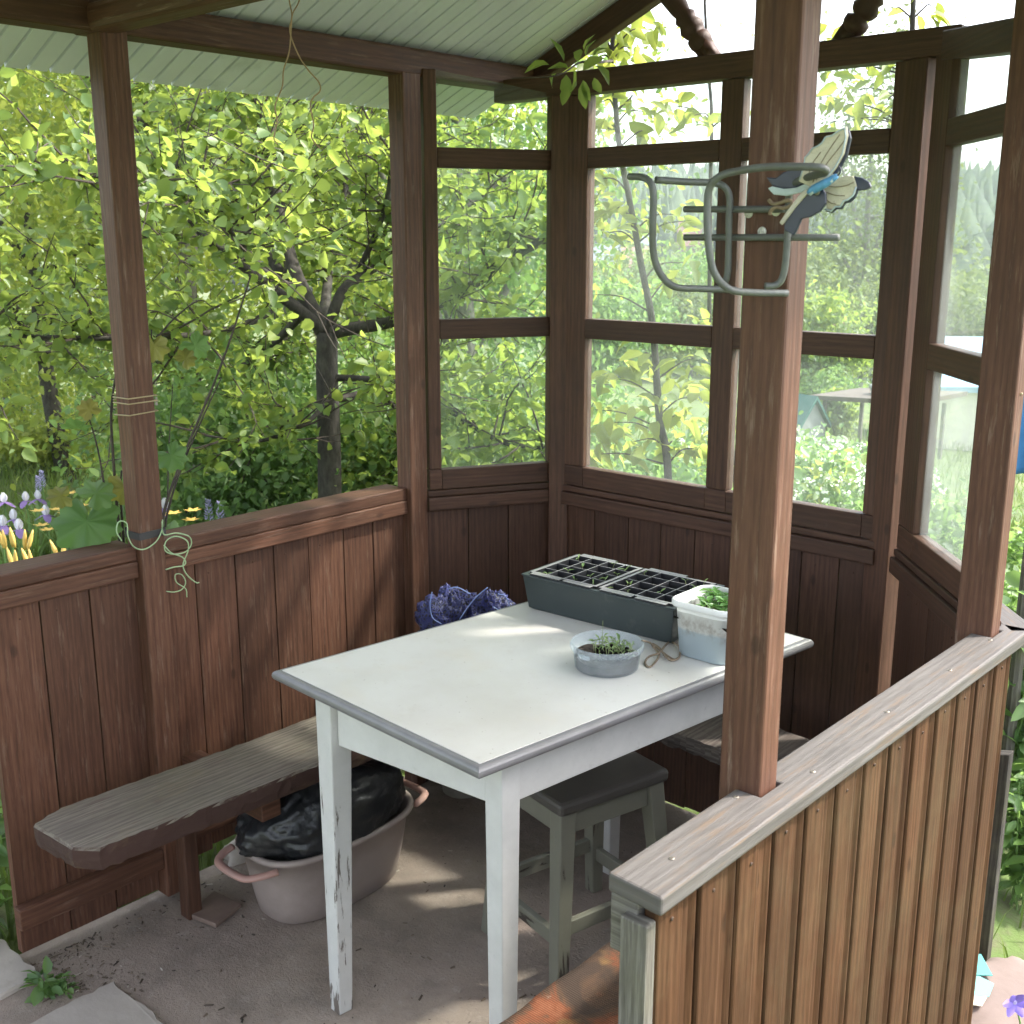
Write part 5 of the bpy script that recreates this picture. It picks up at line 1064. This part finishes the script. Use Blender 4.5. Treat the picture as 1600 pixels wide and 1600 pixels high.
def herb(label, x, y, h, size, n, mat, name='herb', group=None, spread=.12, z=None, ratio=.55):
    z = tz(x, y) if z is None else z; T = thing(name, label, 'plant', (x,y,z), group); mb = MB(); sp = []
    for i in range(n):
        a = random.uniform(0,2*PI); q = Vector((x+math.cos(a)*spread*random.random(), y+math.sin(a)*spread*random.random(), z+h*random.uniform(.6,1))); b = Vector((x+random.uniform(-.3,.3)*spread, y+random.uniform(-.3,.3)*spread, z)); l = curve([b, b.lerp(q,.6), q], 4); mb.tube(l, lerp_list(.0025,.001,len(l)), 5)
        for k in range(2, len(l)): sp.append(tuple(l[k]))
    build(mb, 'stems', M_GS, T); c = spur_leaves(np.array(sp), 3, size, .02, .6); leaf_mesh('leaves', c[0], c[1], c[2], c[3], mat, T, None, c[4], ratio=ratio); return T
w = at_z(75,1556,.0); herb('small bright green weed sprouting in the gap between the two paving slabs', w.x, w.y, .045, .036, 2, L_SHRUB, 'weed', spread=.03, z=.0)
w = at_z(102,1553,.0); herb('tiny weed seedling beside the bigger weed by the paving slabs', w.x, w.y, .03, .018, 3, L_SHRUB, 'weed', spread=.015, z=.0)
herb('leafy green nettles growing against the outside end of the left wall', -2.56, .93, .42, .06, 12, L_SHRUB, spread=.12)
for (px, D, h, s, lab) in ((1610,3.7,.75,.075,'broad leaved green plant at the right edge near the thin fence post'),(1625,3.6,1.0,.08,'tall pale green plant at the right edge outside the half wall'),(1575,3.9,.9,.075,'leafy plant farther back at the right edge'),(1690,3.3,.5,.07,'yellow green leafy plant behind the stone at the right edge'),(1668,3.65,.85,.07,'dense leafy plant standing behind the grey stake')):
    x, y = px_xy(px, D); herb(lab, x, y, h, s, 26, L_YELLOW if D < 3 else L_SHRUB, spread=.22, group='plants at the right edge')
# white flowering shrubs down the slope behind the rear window
M_BLOS = plain('white_blossom', (.72,.76,.62), .7)
for (px, D, h, r, lab) in ((1255,7.6,.80,.75,'bush with many small white blossoms seen low in the right rear window, in front'),(1300,9.5,.75,.9,'bush with white blossoms behind the nearer white bush'),(1190,9.0,.9,.8,'white flowering bush hidden mostly by the front post')):
    x, y = px_xy(px, D); T = shrub(lab, x, y, h, r, .075, 70, 40, L_SHRUB, 'white flowering bushes on the slope'); d = norm(rv(420)*np.array([1,1,.7])+np.array([0,-.2,.45])); P = np.array([x,y,tz(x,y)+h*.52])+d*np.array([r,r,h*.5])*(.85+.25*RNG.random((420,1)))
    P = np.repeat(P, 6, 0)+RNG.normal(size=(2520,3))*.018; leaf_mesh('blossoms', P, rv(2520), norm(rv(2520)+np.array([0,0,1])), .028*(.6+.6*RNG.random(2520)), M_BLOS, T, ratio=.9)
for (px, D, h, r, mat, lab) in ((1000,6.4,.9,.8,L_SHRUB,'green bush below the young tree outside the rear windows'),(915,6.8,1.1,.7,L_SHRUB,'green bush outside the rear left window'),(1090,7.5,1.0,.9,L_YELLOW,'yellow green bush seen beside the window bar'),(1340,6.0,.35,.5,L_YELLOW,'low yellow green bush low in the right rear window'),(1460,6.5,.7,.7,L_SHRUB,'low green weeds outside the right slanted window'),(1282,29,1.2,.8,L_SHRUB,'rounded dark green shrub near the dog house'),(1300,23,.9,.35,L_APPLE,'small dark conifer like shrub by the carport post')):
    x, y = px_xy(px, D); shrub(lab, x, y, h, r, .07 if D < 10 else .11, 80, 40, mat, 'bushes on the slope behind the rear windows')
# ------------------------------------------------------------------ valley : trees, houses, far hill
for (px, D, h, r, mat, lab) in ((1330,64,17,4.2,L_FAR,'tall light green birch like tree in the valley right of the front post'),(1252,31,3.1,1.5,L_APPLE,'dark many stemmed tree behind the dog house'),(985,38,3.6,2.4,L_FAR,'round tree down the slope left of the bent holder'),(1075,46,4.6,2.8,L_SHRUB,'round dark tree in the middle of the rear window'),(1290,72,7,3.4,L_YELLOW,'yellow green tree above the carport roof'),(1425,48,5,2.6,L_FAR,'pale green tree right of the carport'),(930,33,2.9,2.0,L_SHRUB,'dense green tree at the left side of the rear window'),(1500,55,5.5,3.2,L_FAR,'pale green tree above the blue shed roof'),(1190,52,6,3,L_FAR,'green tree mostly behind the front post')):
    x, y = px_xy(px, D); leafy_tree('valley_tree', lab, 'tree', x, y, h, r, .03*h**.8, .0032*D+.05, 150, 70, mat, B_GREY, 'trees in the valley', crown_z=.58, ell=(r, r, h*.43))
def woodland():
    ch = []; 
    for i in range(240):
        az = math.radians(random.uniform(-8,36)); D = random.uniform(60,190) if i > 60 else random.uniform(48,90); r_ = D/math.cos(az) if False else D
        a = AZ-az; dx, dy = -math.sin(a), math.cos(a); x, y = dx*D, dy*D; h = random.uniform(3.2,7.5); ch.append(crown_chunk((x,y,tz(x,y)+h*.45), (h*.55,h*.55,h*.5), 24, 16, .0042*D+.1, .25))
    o = cat_leaf('woodland', ch, L_FAR, ratio=.8); tag(o, 'bushy green orchards and gardens filling the valley below', 'woodland', kind='stuff')
woodland()
def forest():
    mb_v, mb_i, cn, rn = [], [], [], []; o = 0
    for i in range(2600):
        az = math.radians(random.uniform(-14,46)); D = random.uniform(175,470); a = AZ-az; x, y = -math.sin(a)*D, math.cos(a)*D; z = tz(x, y); h = random.uniform(9,17); con = random.random() < .7; r = h*(.17 if con else .32); rr = random.random()*.7
        for (t0, t1, rs) in ((.05,.5,1),(.28,.75,.75),(.5,1,.5)) if con else ((.1,.65,.9),(.3,.9,1),(.55,1.0,.75)):
            n = 9; top = o; mb_v.append((x+random.uniform(-.2,.2), y+random.uniform(-.2,.2), z+h*t1)); 
            for k in range(n): q = 2*PI*k/n+i; s = r*rs*random.uniform(.65,1.25); mb_v.append((x+math.cos(q)*s, y+math.sin(q)*s, z+h*t0+random.uniform(-.5,.6)))
            for k in range(n): mb_i += [top, top+1+k, top+1+(k+1)%n]; cn.append(3); rn.append(rr+random.random()*.3)
            o += n+1
    ob = raw_mesh('forest', np.array(mb_v), np.array(cn), np.array(mb_i), np.array(rn), leafmat('forest_green', [(.05,(.022,.045,.024)),(.5,(.035,.065,.03)),(1,(.065,.095,.035))], (.06,.1,.03), .15, .8)); tag(ob, 'dark forest covering the far hillside', 'forest', kind='stuff')
forest()
M_BRICK = plain('brown_wall', (.20,.12,.10), .8, 0, .15, 2); M_RROOF = plain('red_brown_roof', (.27,.13,.11), .6, 0, .12, 1.5); M_GROOF = plain('blue_grey_roof', (.30,.34,.39), .5, 0, .1, 1.5); M_CREAM = plain('cream_wall', (.62,.58,.46), .8, 0, .06, 1.2, dirt=(.42,.40,.33), dscale=.9, damt=.4); M_BROOF = plain('light_blue_roof', (.26,.42,.58), .4, 0, .08, 1); M_WWALL = plain('white_wall', (.66,.65,.62), .8, 0, .05, 2); M_DGLASS = plain('dark_window', (.04,.05,.06), .1); M_GREENR = plain('teal_green_roof', (.025,.10,.085), .5, 0, .15, 3); M_GREYW = plain('grey_board_wall', (.21,.22,.22), .8, 0, .2, 5)
def house(label, px, D, w, d, h, rh, rot, wm, rm, cat='house', name='house', win=2, dz=0, over=.25, door=True, chim=False, group=None):
    x, y = px_xy(px, D); z = tz(x, y)+dz; T = thing(name, label, cat, (x,y,z), group); a = rot; ux = Vector((math.cos(a), math.sin(a), 0)); uy = Vector((-math.sin(a), math.cos(a), 0)); c = Vector((x,y,z))
    def q(u, v, k): return c+ux*u+uy*v+Vector((0,0,k))
    mb = MB(); V = [q(-w/2,-d/2,-1),q(w/2,-d/2,-1),q(w/2,d/2,-1),q(-w/2,d/2,-1),q(-w/2,-d/2,h),q(w/2,-d/2,h),q(w/2,d/2,h),q(-w/2,d/2,h),q(-w/2,0,h+rh),q(w/2,0,h+rh)]
    mb.add(V, [(0,1,5,4),(2,3,7,6),(1,2,6,9,5),(3,0,4,8,7)], .5); build(mb, 'wall', wm, T)
    mb = MB(); e = over; k = rh/(d/2)
    for s in (-1, 1):
        p = [q(-w/2-e, s*(d/2+e), h-k*e+.02), q(w/2+e, s*(d/2+e), h-k*e+.02), q(w/2+e, 0, h+rh+.02), q(-w/2-e, 0, h+rh+.02)]; n = .06+.01*w; mb.hexa(p+[v+Vector((0,0,n)) for v in p], ux)
    rf = build(mb, 'roof', rm, T)
    if chim: mb = MB(); mb.hexa([q(w*.2+i*.25, j*.25+.3, kk) for kk in (h+rh*.5, h+rh+.9) for i, j in ((-1,-1),(1,-1),(1,1),(-1,1))]); build(mb, 'chimney', M_BRICK, rf)
    for s in (-1, 1):
        for i in range(win):
            u = -w/2+w*(i+1)/(win+1); hw = w*.07; mb = MB(); mb.hexa([q(u+i_*hw, s*(d/2+.01)+j*.03, h*.62+kk*h*.17) for kk in (-1,1) for i_, j in ((-1,-1),(1,-1),(1,1),(-1,1))]); build(mb, 'window', M_DGLASS, T)
    if door: mb = MB(); mb.hexa([q(w/2+.01+i_*.03, j*.45, kk) for kk in (0, min(h*.9,2)) for i_, j in ((-1,-1),(1,-1),(1,1),(-1,1))]); build(mb, 'door', M_RROOF, T)
    return T
house('small blue grey roofed house low in the valley at the left of the rear window', 930, 128, 4.2, 4.5, 4.2, 2.2, .35, M_WWALL, M_GROOF, dz=1.2)
house('small house with a reddish roof beside the blue grey roofed house in the valley', 968, 134, 5.4, 4.5, 4.0, 2.0, .9, M_WWALL, M_RROOF, dz=1.4)
house('brown house with a steep roof below the far forest', 1076, 185, 5.2, 6, 5.5, 3.4, .5, M_BRICK, M_RROOF, dz=2, chim=True)
house('white walled house below the far forest, left of the brown house', 1012, 190, 6.5, 5.5, 4.0, 2.0, .3, M_WWALL, M_GROOF, dz=3.2)
house('house with a red roof seen beside the front post', 1140, 66, 3.2, 4, 2.6, 1.6, .3, M_WWALL, M_RROOF)
house('long shed with a brown roof and a white wall behind the carport', 1305, 56, 6.5, 4, 1.5, 1.5, .72, M_WWALL, M_RROOF, 'shed', 'shed', win=1)
house('cream walled shed with a light blue roof outside the right slanted window', 1622, 24, 5.2, 3.6, 1.85, .75, .62, M_CREAM, M_BROOF, 'shed', 'shed', win=0, dz=-.25, over=.18, door=False)
house('small grey dog house with a teal green roof down the slope', 1246, 20, .62, .65, .38, .42, -.25, M_GREYW, M_GREENR, 'dog house', 'dog_house', win=0, over=.08, door=False)
x, y = px_xy(1352,20.5); z = tz(x,y)-.12; CPb = Vector((x,y,z)); CP = thing('carport', 'open carport with a flat rusty edged roof on thin posts down the slope', 'carport', CPb)
for (u, v) in ((-.6,-.5),(.9,-.85),(-.4,.6),(1.2,.45)): mb = MB(); mb.box(x+u-.03,x+u+.03,y+v-.03,y+v+.03,z-.3,z+1.02,(0,0,1)); build(mb, 'post', W_STAKE, CP)
mb = MB(); p = [Vector((x-.8,y-.7,z+1.02)),Vector((x+1.3,y-1.1,z+1.15)),Vector((x+1.5,y+.7,z+1.15)),Vector((x-.6,y+.9,z+1.02))]; mb.hexa(p+[q+Vector((0,0,.08)) for q in p], (1,0,0)); build(mb, 'roof', plain('rusty_sheet', (.085,.06,.048), .7, 0, .2, 3), CP)
tag(build(crumple((x+.35,y-.1,z+1.24), (.3,.26,.12), 2, .3, (40,20), .06), 'tarpaulin', plain('pale_tarp', (.25,.24,.22), .6), None, smooth=True, base=(x+.35,y-.1,z+1.2)), 'pale crumpled tarpaulin lying on the carport roof', 'tarpaulin')
# ------------------------------------------------------------------ right edge : stake, stone, cards, flower, cloth
p = at_d(1571,1176,2.85); zb = tz(p.x,p.y); mb = MB(); mb.hexa([(p.x-.02,p.y-.017,zb-.1),(p.x+.016,p.y-.017,zb-.1),(p.x+.016,p.y+.017,zb-.1),(p.x-.02,p.y+.017,zb-.1),(p.x-.020,p.y-.017,p.z-.006),(p.x+.016,p.y-.017,p.z+.004),(p.x+.016,p.y+.017,p.z+.006),(p.x-.02,p.y+.017,p.z-.004)], (0,0,1))
SK = build(mb, 'stake', wood('dark_stake_wood', (.022,.020,.018), (.045,.041,.037), (.085,.078,.07), .85, green=.3, var=.2, bstr=.6, spec=.1), None, .002, base=(p.x,p.y,zb)); tag(SK, 'dark grey wooden stake standing behind the outer corner of the half wall', 'stake')
p = at_d(1597,1000,3.6); zb = tz(p.x,p.y); mb = MB(); mb.tube([(p.x,p.y,zb-.1),(p.x,p.y,.4),(p.x,p.y,.95)], .016, 8); tag(build(mb, 'fence_post', W_STAKE, None, base=(p.x,p.y,zb)), 'thin round grey fence post among plants at the right edge', 'fence post')
M_ROCK = plain('pinkish_rock', (.16,.122,.108), .9, 0, .15, 5, .6, 22, dirt=(.13,.105,.09), dscale=6)
sc_ = at_z(1575,1540,-.30); SR = crumple((sc_.x+.03,sc_.y-.05,-.40), (.25,.30,.12), 21, .25, (64,34), .03); 
for i, v in enumerate(SR.v):
    if v[2] > -.30: SR.v[i] = (v[0], v[1], -.30+(v[2]+.30)*.12)
tag(build(SR, 'stone', M_ROCK, None, smooth=True, base=(sc_.x,sc_.y,-.45)), 'flat pinkish stone on the ground beside the half wall with cards on it', 'stone')
def card(px, mat, label, z):
    P = [at_z(a,b,z) for a,b in px]; mb = MB(); mb.prism(P, (0,0,.002)); tag(build(mb, 'card', mat, None, base=P[0]), label, 'card')
card([(1520,1490),(1533,1492),(1551,1525),(1520,1524)], plain('teal_card', (.07,.31,.29), .5), 'teal card lying on the flat stone, farther from the viewer', -.288)
card([(1519,1526),(1530,1526),(1553,1538),(1545,1558),(1517,1556)], plain('aqua_card', (.14,.43,.42), .5), 'light aqua card lying on the flat stone, nearer one', -.289)
card([(1517,1557),(1544,1556),(1534,1573),(1515,1570)], plain('cream_card', (.42,.38,.31), .6), 'cream card next to the aqua card on the flat stone', -.290)
f = at_d(1585,1566,2.35); b = Vector((f.x+.02,f.y+.03,tz(f.x,f.y))); FL_ = thing('columbine', 'violet star shaped columbine flower in front of the flat stone', 'flower', b); mb = MB(); mb.tube(curve([b, b.lerp(f,.6)+Vector((.01,0,.02)), f],4), .002, 6); build(mb, 'stalk', M_GS, FL_)
M_VIO = plain('violet_bloom', (.25,.17,.62), .5)
for k in range(6): a = 2*PI*k/6; mb = MB(); petal(mb, f, Vector((_R[0]*math.cos(a)+.15,_R[1]*math.cos(a)-.2,math.sin(a))), (.5,-.7,.4), .036, .020, .2); build(mb, 'petal', M_VIO, FL_, smooth=True)
mb = MB(); mb.lathe([(0,-.004),(.006,-.002),(.006,.006),(0,.010)], f, 10); build(mb, 'centre', plain('pale_violet', (.5,.42,.72), .5), FL_)
ct = at_d(1612,590,2.36); n = 14; mb = MB(); V = []; Fs = []
for j in range(n+1):
    for i in range(9):
        t = j/n; u = i/8-.5; w = .055*(.55+.5*t); V.append((ct.x+_R[0]*u*w*2+.010*math.sin(u*14)*t, ct.y+_R[1]*u*w*2+.012*math.sin(u*14+1)*t, ct.z-.215*t+.012*math.cos(u*5)*t))
Fs = [(j*9+i, j*9+i+1, (j+1)*9+i+1, (j+1)*9+i) for j in range(n) for i in range(8)]
mb.add(V, Fs, .5, uvs=[[(0,0)]*4]*len(Fs)); o = build(mb, 'blue_cloth', plain('bright_blue_cloth', (.03,.14,.33), .85, 0, .15, 20), None, smooth=True, base=ct); tag(o, 'blue cloth hanging at the right edge outside the right post', 'cloth'); sm = o.modifiers.new('thickness', 'SOLIDIFY'); sm.thickness = .003
# ------------------------------------------------------------------ summer haze in the valley air
def haze(dens):
    mb = MB(); mb.box(-515,515,-515,515,-16,64); m = bpy.data.materials.new('pale_haze'); m.use_nodes = True; nt = m.node_tree; nt.nodes.remove(nt.nodes['Principled BSDF'])
    v = nt.nodes.new('ShaderNodeVolumePrincipled'); v.inputs['Color'].default_value = (.86,.91,.95,1); v.inputs['Density'].default_value = dens; v.inputs['Anisotropy'].default_value = .2
    nt.links.new(v.outputs[0], nt.nodes['Material Output'].inputs['Volume']); o = build(mb, 'haze', m); tag(o, kind='stuff')
haze(.0005)
lp0 = Vector((-.676,2.10,ct.z+.012)); ld = Vector((ct.x-lp0.x, ct.y-lp0.y, 0)); lp1 = lp0+ld.normalized()*1.7; CLN = thing('clothes_line', 'thin cord strung from the right post to a pole and carrying the blue cloth', 'clothes line', (lp1.x,lp1.y,tz(lp1.x,lp1.y)))
mb = MB(); mb.tube([lp0, Vector((ct.x,ct.y,ct.z-.001)), lp1+Vector((0,0,.03))], .0022, 6); build(mb, 'cord', M_TAN, CLN)
mb = MB(); mb.tube([(lp1.x,lp1.y,tz(lp1.x,lp1.y)-.1),(lp1.x,lp1.y,.6),(lp1.x,lp1.y,lp1.z+.08)], [.022,.02,.018], 8); build(mb, 'pole', W_STAKE, CLN)
# ------------------------------------------------------------------ light, sky, camera
SUN_AZ = math.radians(38); SUN_EL = math.radians(48)
sv = Vector((math.sin(SUN_AZ)*math.cos(SUN_EL), math.cos(SUN_AZ)*math.cos(SUN_EL), math.sin(SUN_EL)))
sl = bpy.data.lights.new('sun', 'SUN'); sl.energy = 1.6; sl.angle = math.radians(2.5); sl.color = (1,.93,.84); so = bpy.data.objects.new('sun', sl); COL.objects.link(so); so.rotation_euler = (-sv).to_track_quat('-Z', 'Y').to_euler()
w = bpy.data.worlds.new('World'); S.world = w; w.use_nodes = True; nt = w.node_tree; bg = nt.nodes['Background']; sk = nt.nodes.new('ShaderNodeTexSky'); sk.sky_type = 'NISHITA'; sk.sun_disc = False; sk.sun_elevation = SUN_EL; sk.sun_rotation = SUN_AZ; sk.air_density = 1.0; sk.dust_density = 3.0; sk.ozone_density = .6
hs = nt.nodes.new('ShaderNodeHueSaturation'); hs.inputs['Saturation'].default_value = .45; nt.links.new(sk.outputs[0], hs.inputs['Color']); nt.links.new(hs.outputs[0], bg.inputs[0]); bg.inputs[1].default_value = .15
cam = bpy.data.cameras.new('camera'); co = bpy.data.objects.new('camera', cam); COL.objects.link(co); S.camera = co
cam.sensor_width = 36; cam.sensor_fit = 'HORIZONTAL'; cam.lens = FPX/1600*36; cam.dof.use_dof = True; cam.dof.focus_distance = 2.2; cam.dof.aperture_fstop = 14; cam.clip_start = .05; cam.clip_end = 2000
fwd = Vector((_F[0]*math.cos(TILT), _F[1]*math.cos(TILT), -math.sin(TILT))); co.location = (0,0,EYE); co.rotation_euler = fwd.to_track_quat('-Z', 'Y').to_euler()
S.render.resolution_x = S.render.resolution_y = 1024
S.view_settings.view_transform = 'Standard'; S.view_settings.look = 'None'; S.view_settings.exposure = 2.5; S.view_settings.gamma = 1
S.render.engine = 'CYCLES'; S.cycles.max_bounces = 10; S.cycles.diffuse_bounces = 5; S.cycles.transparent_max_bounces = 24
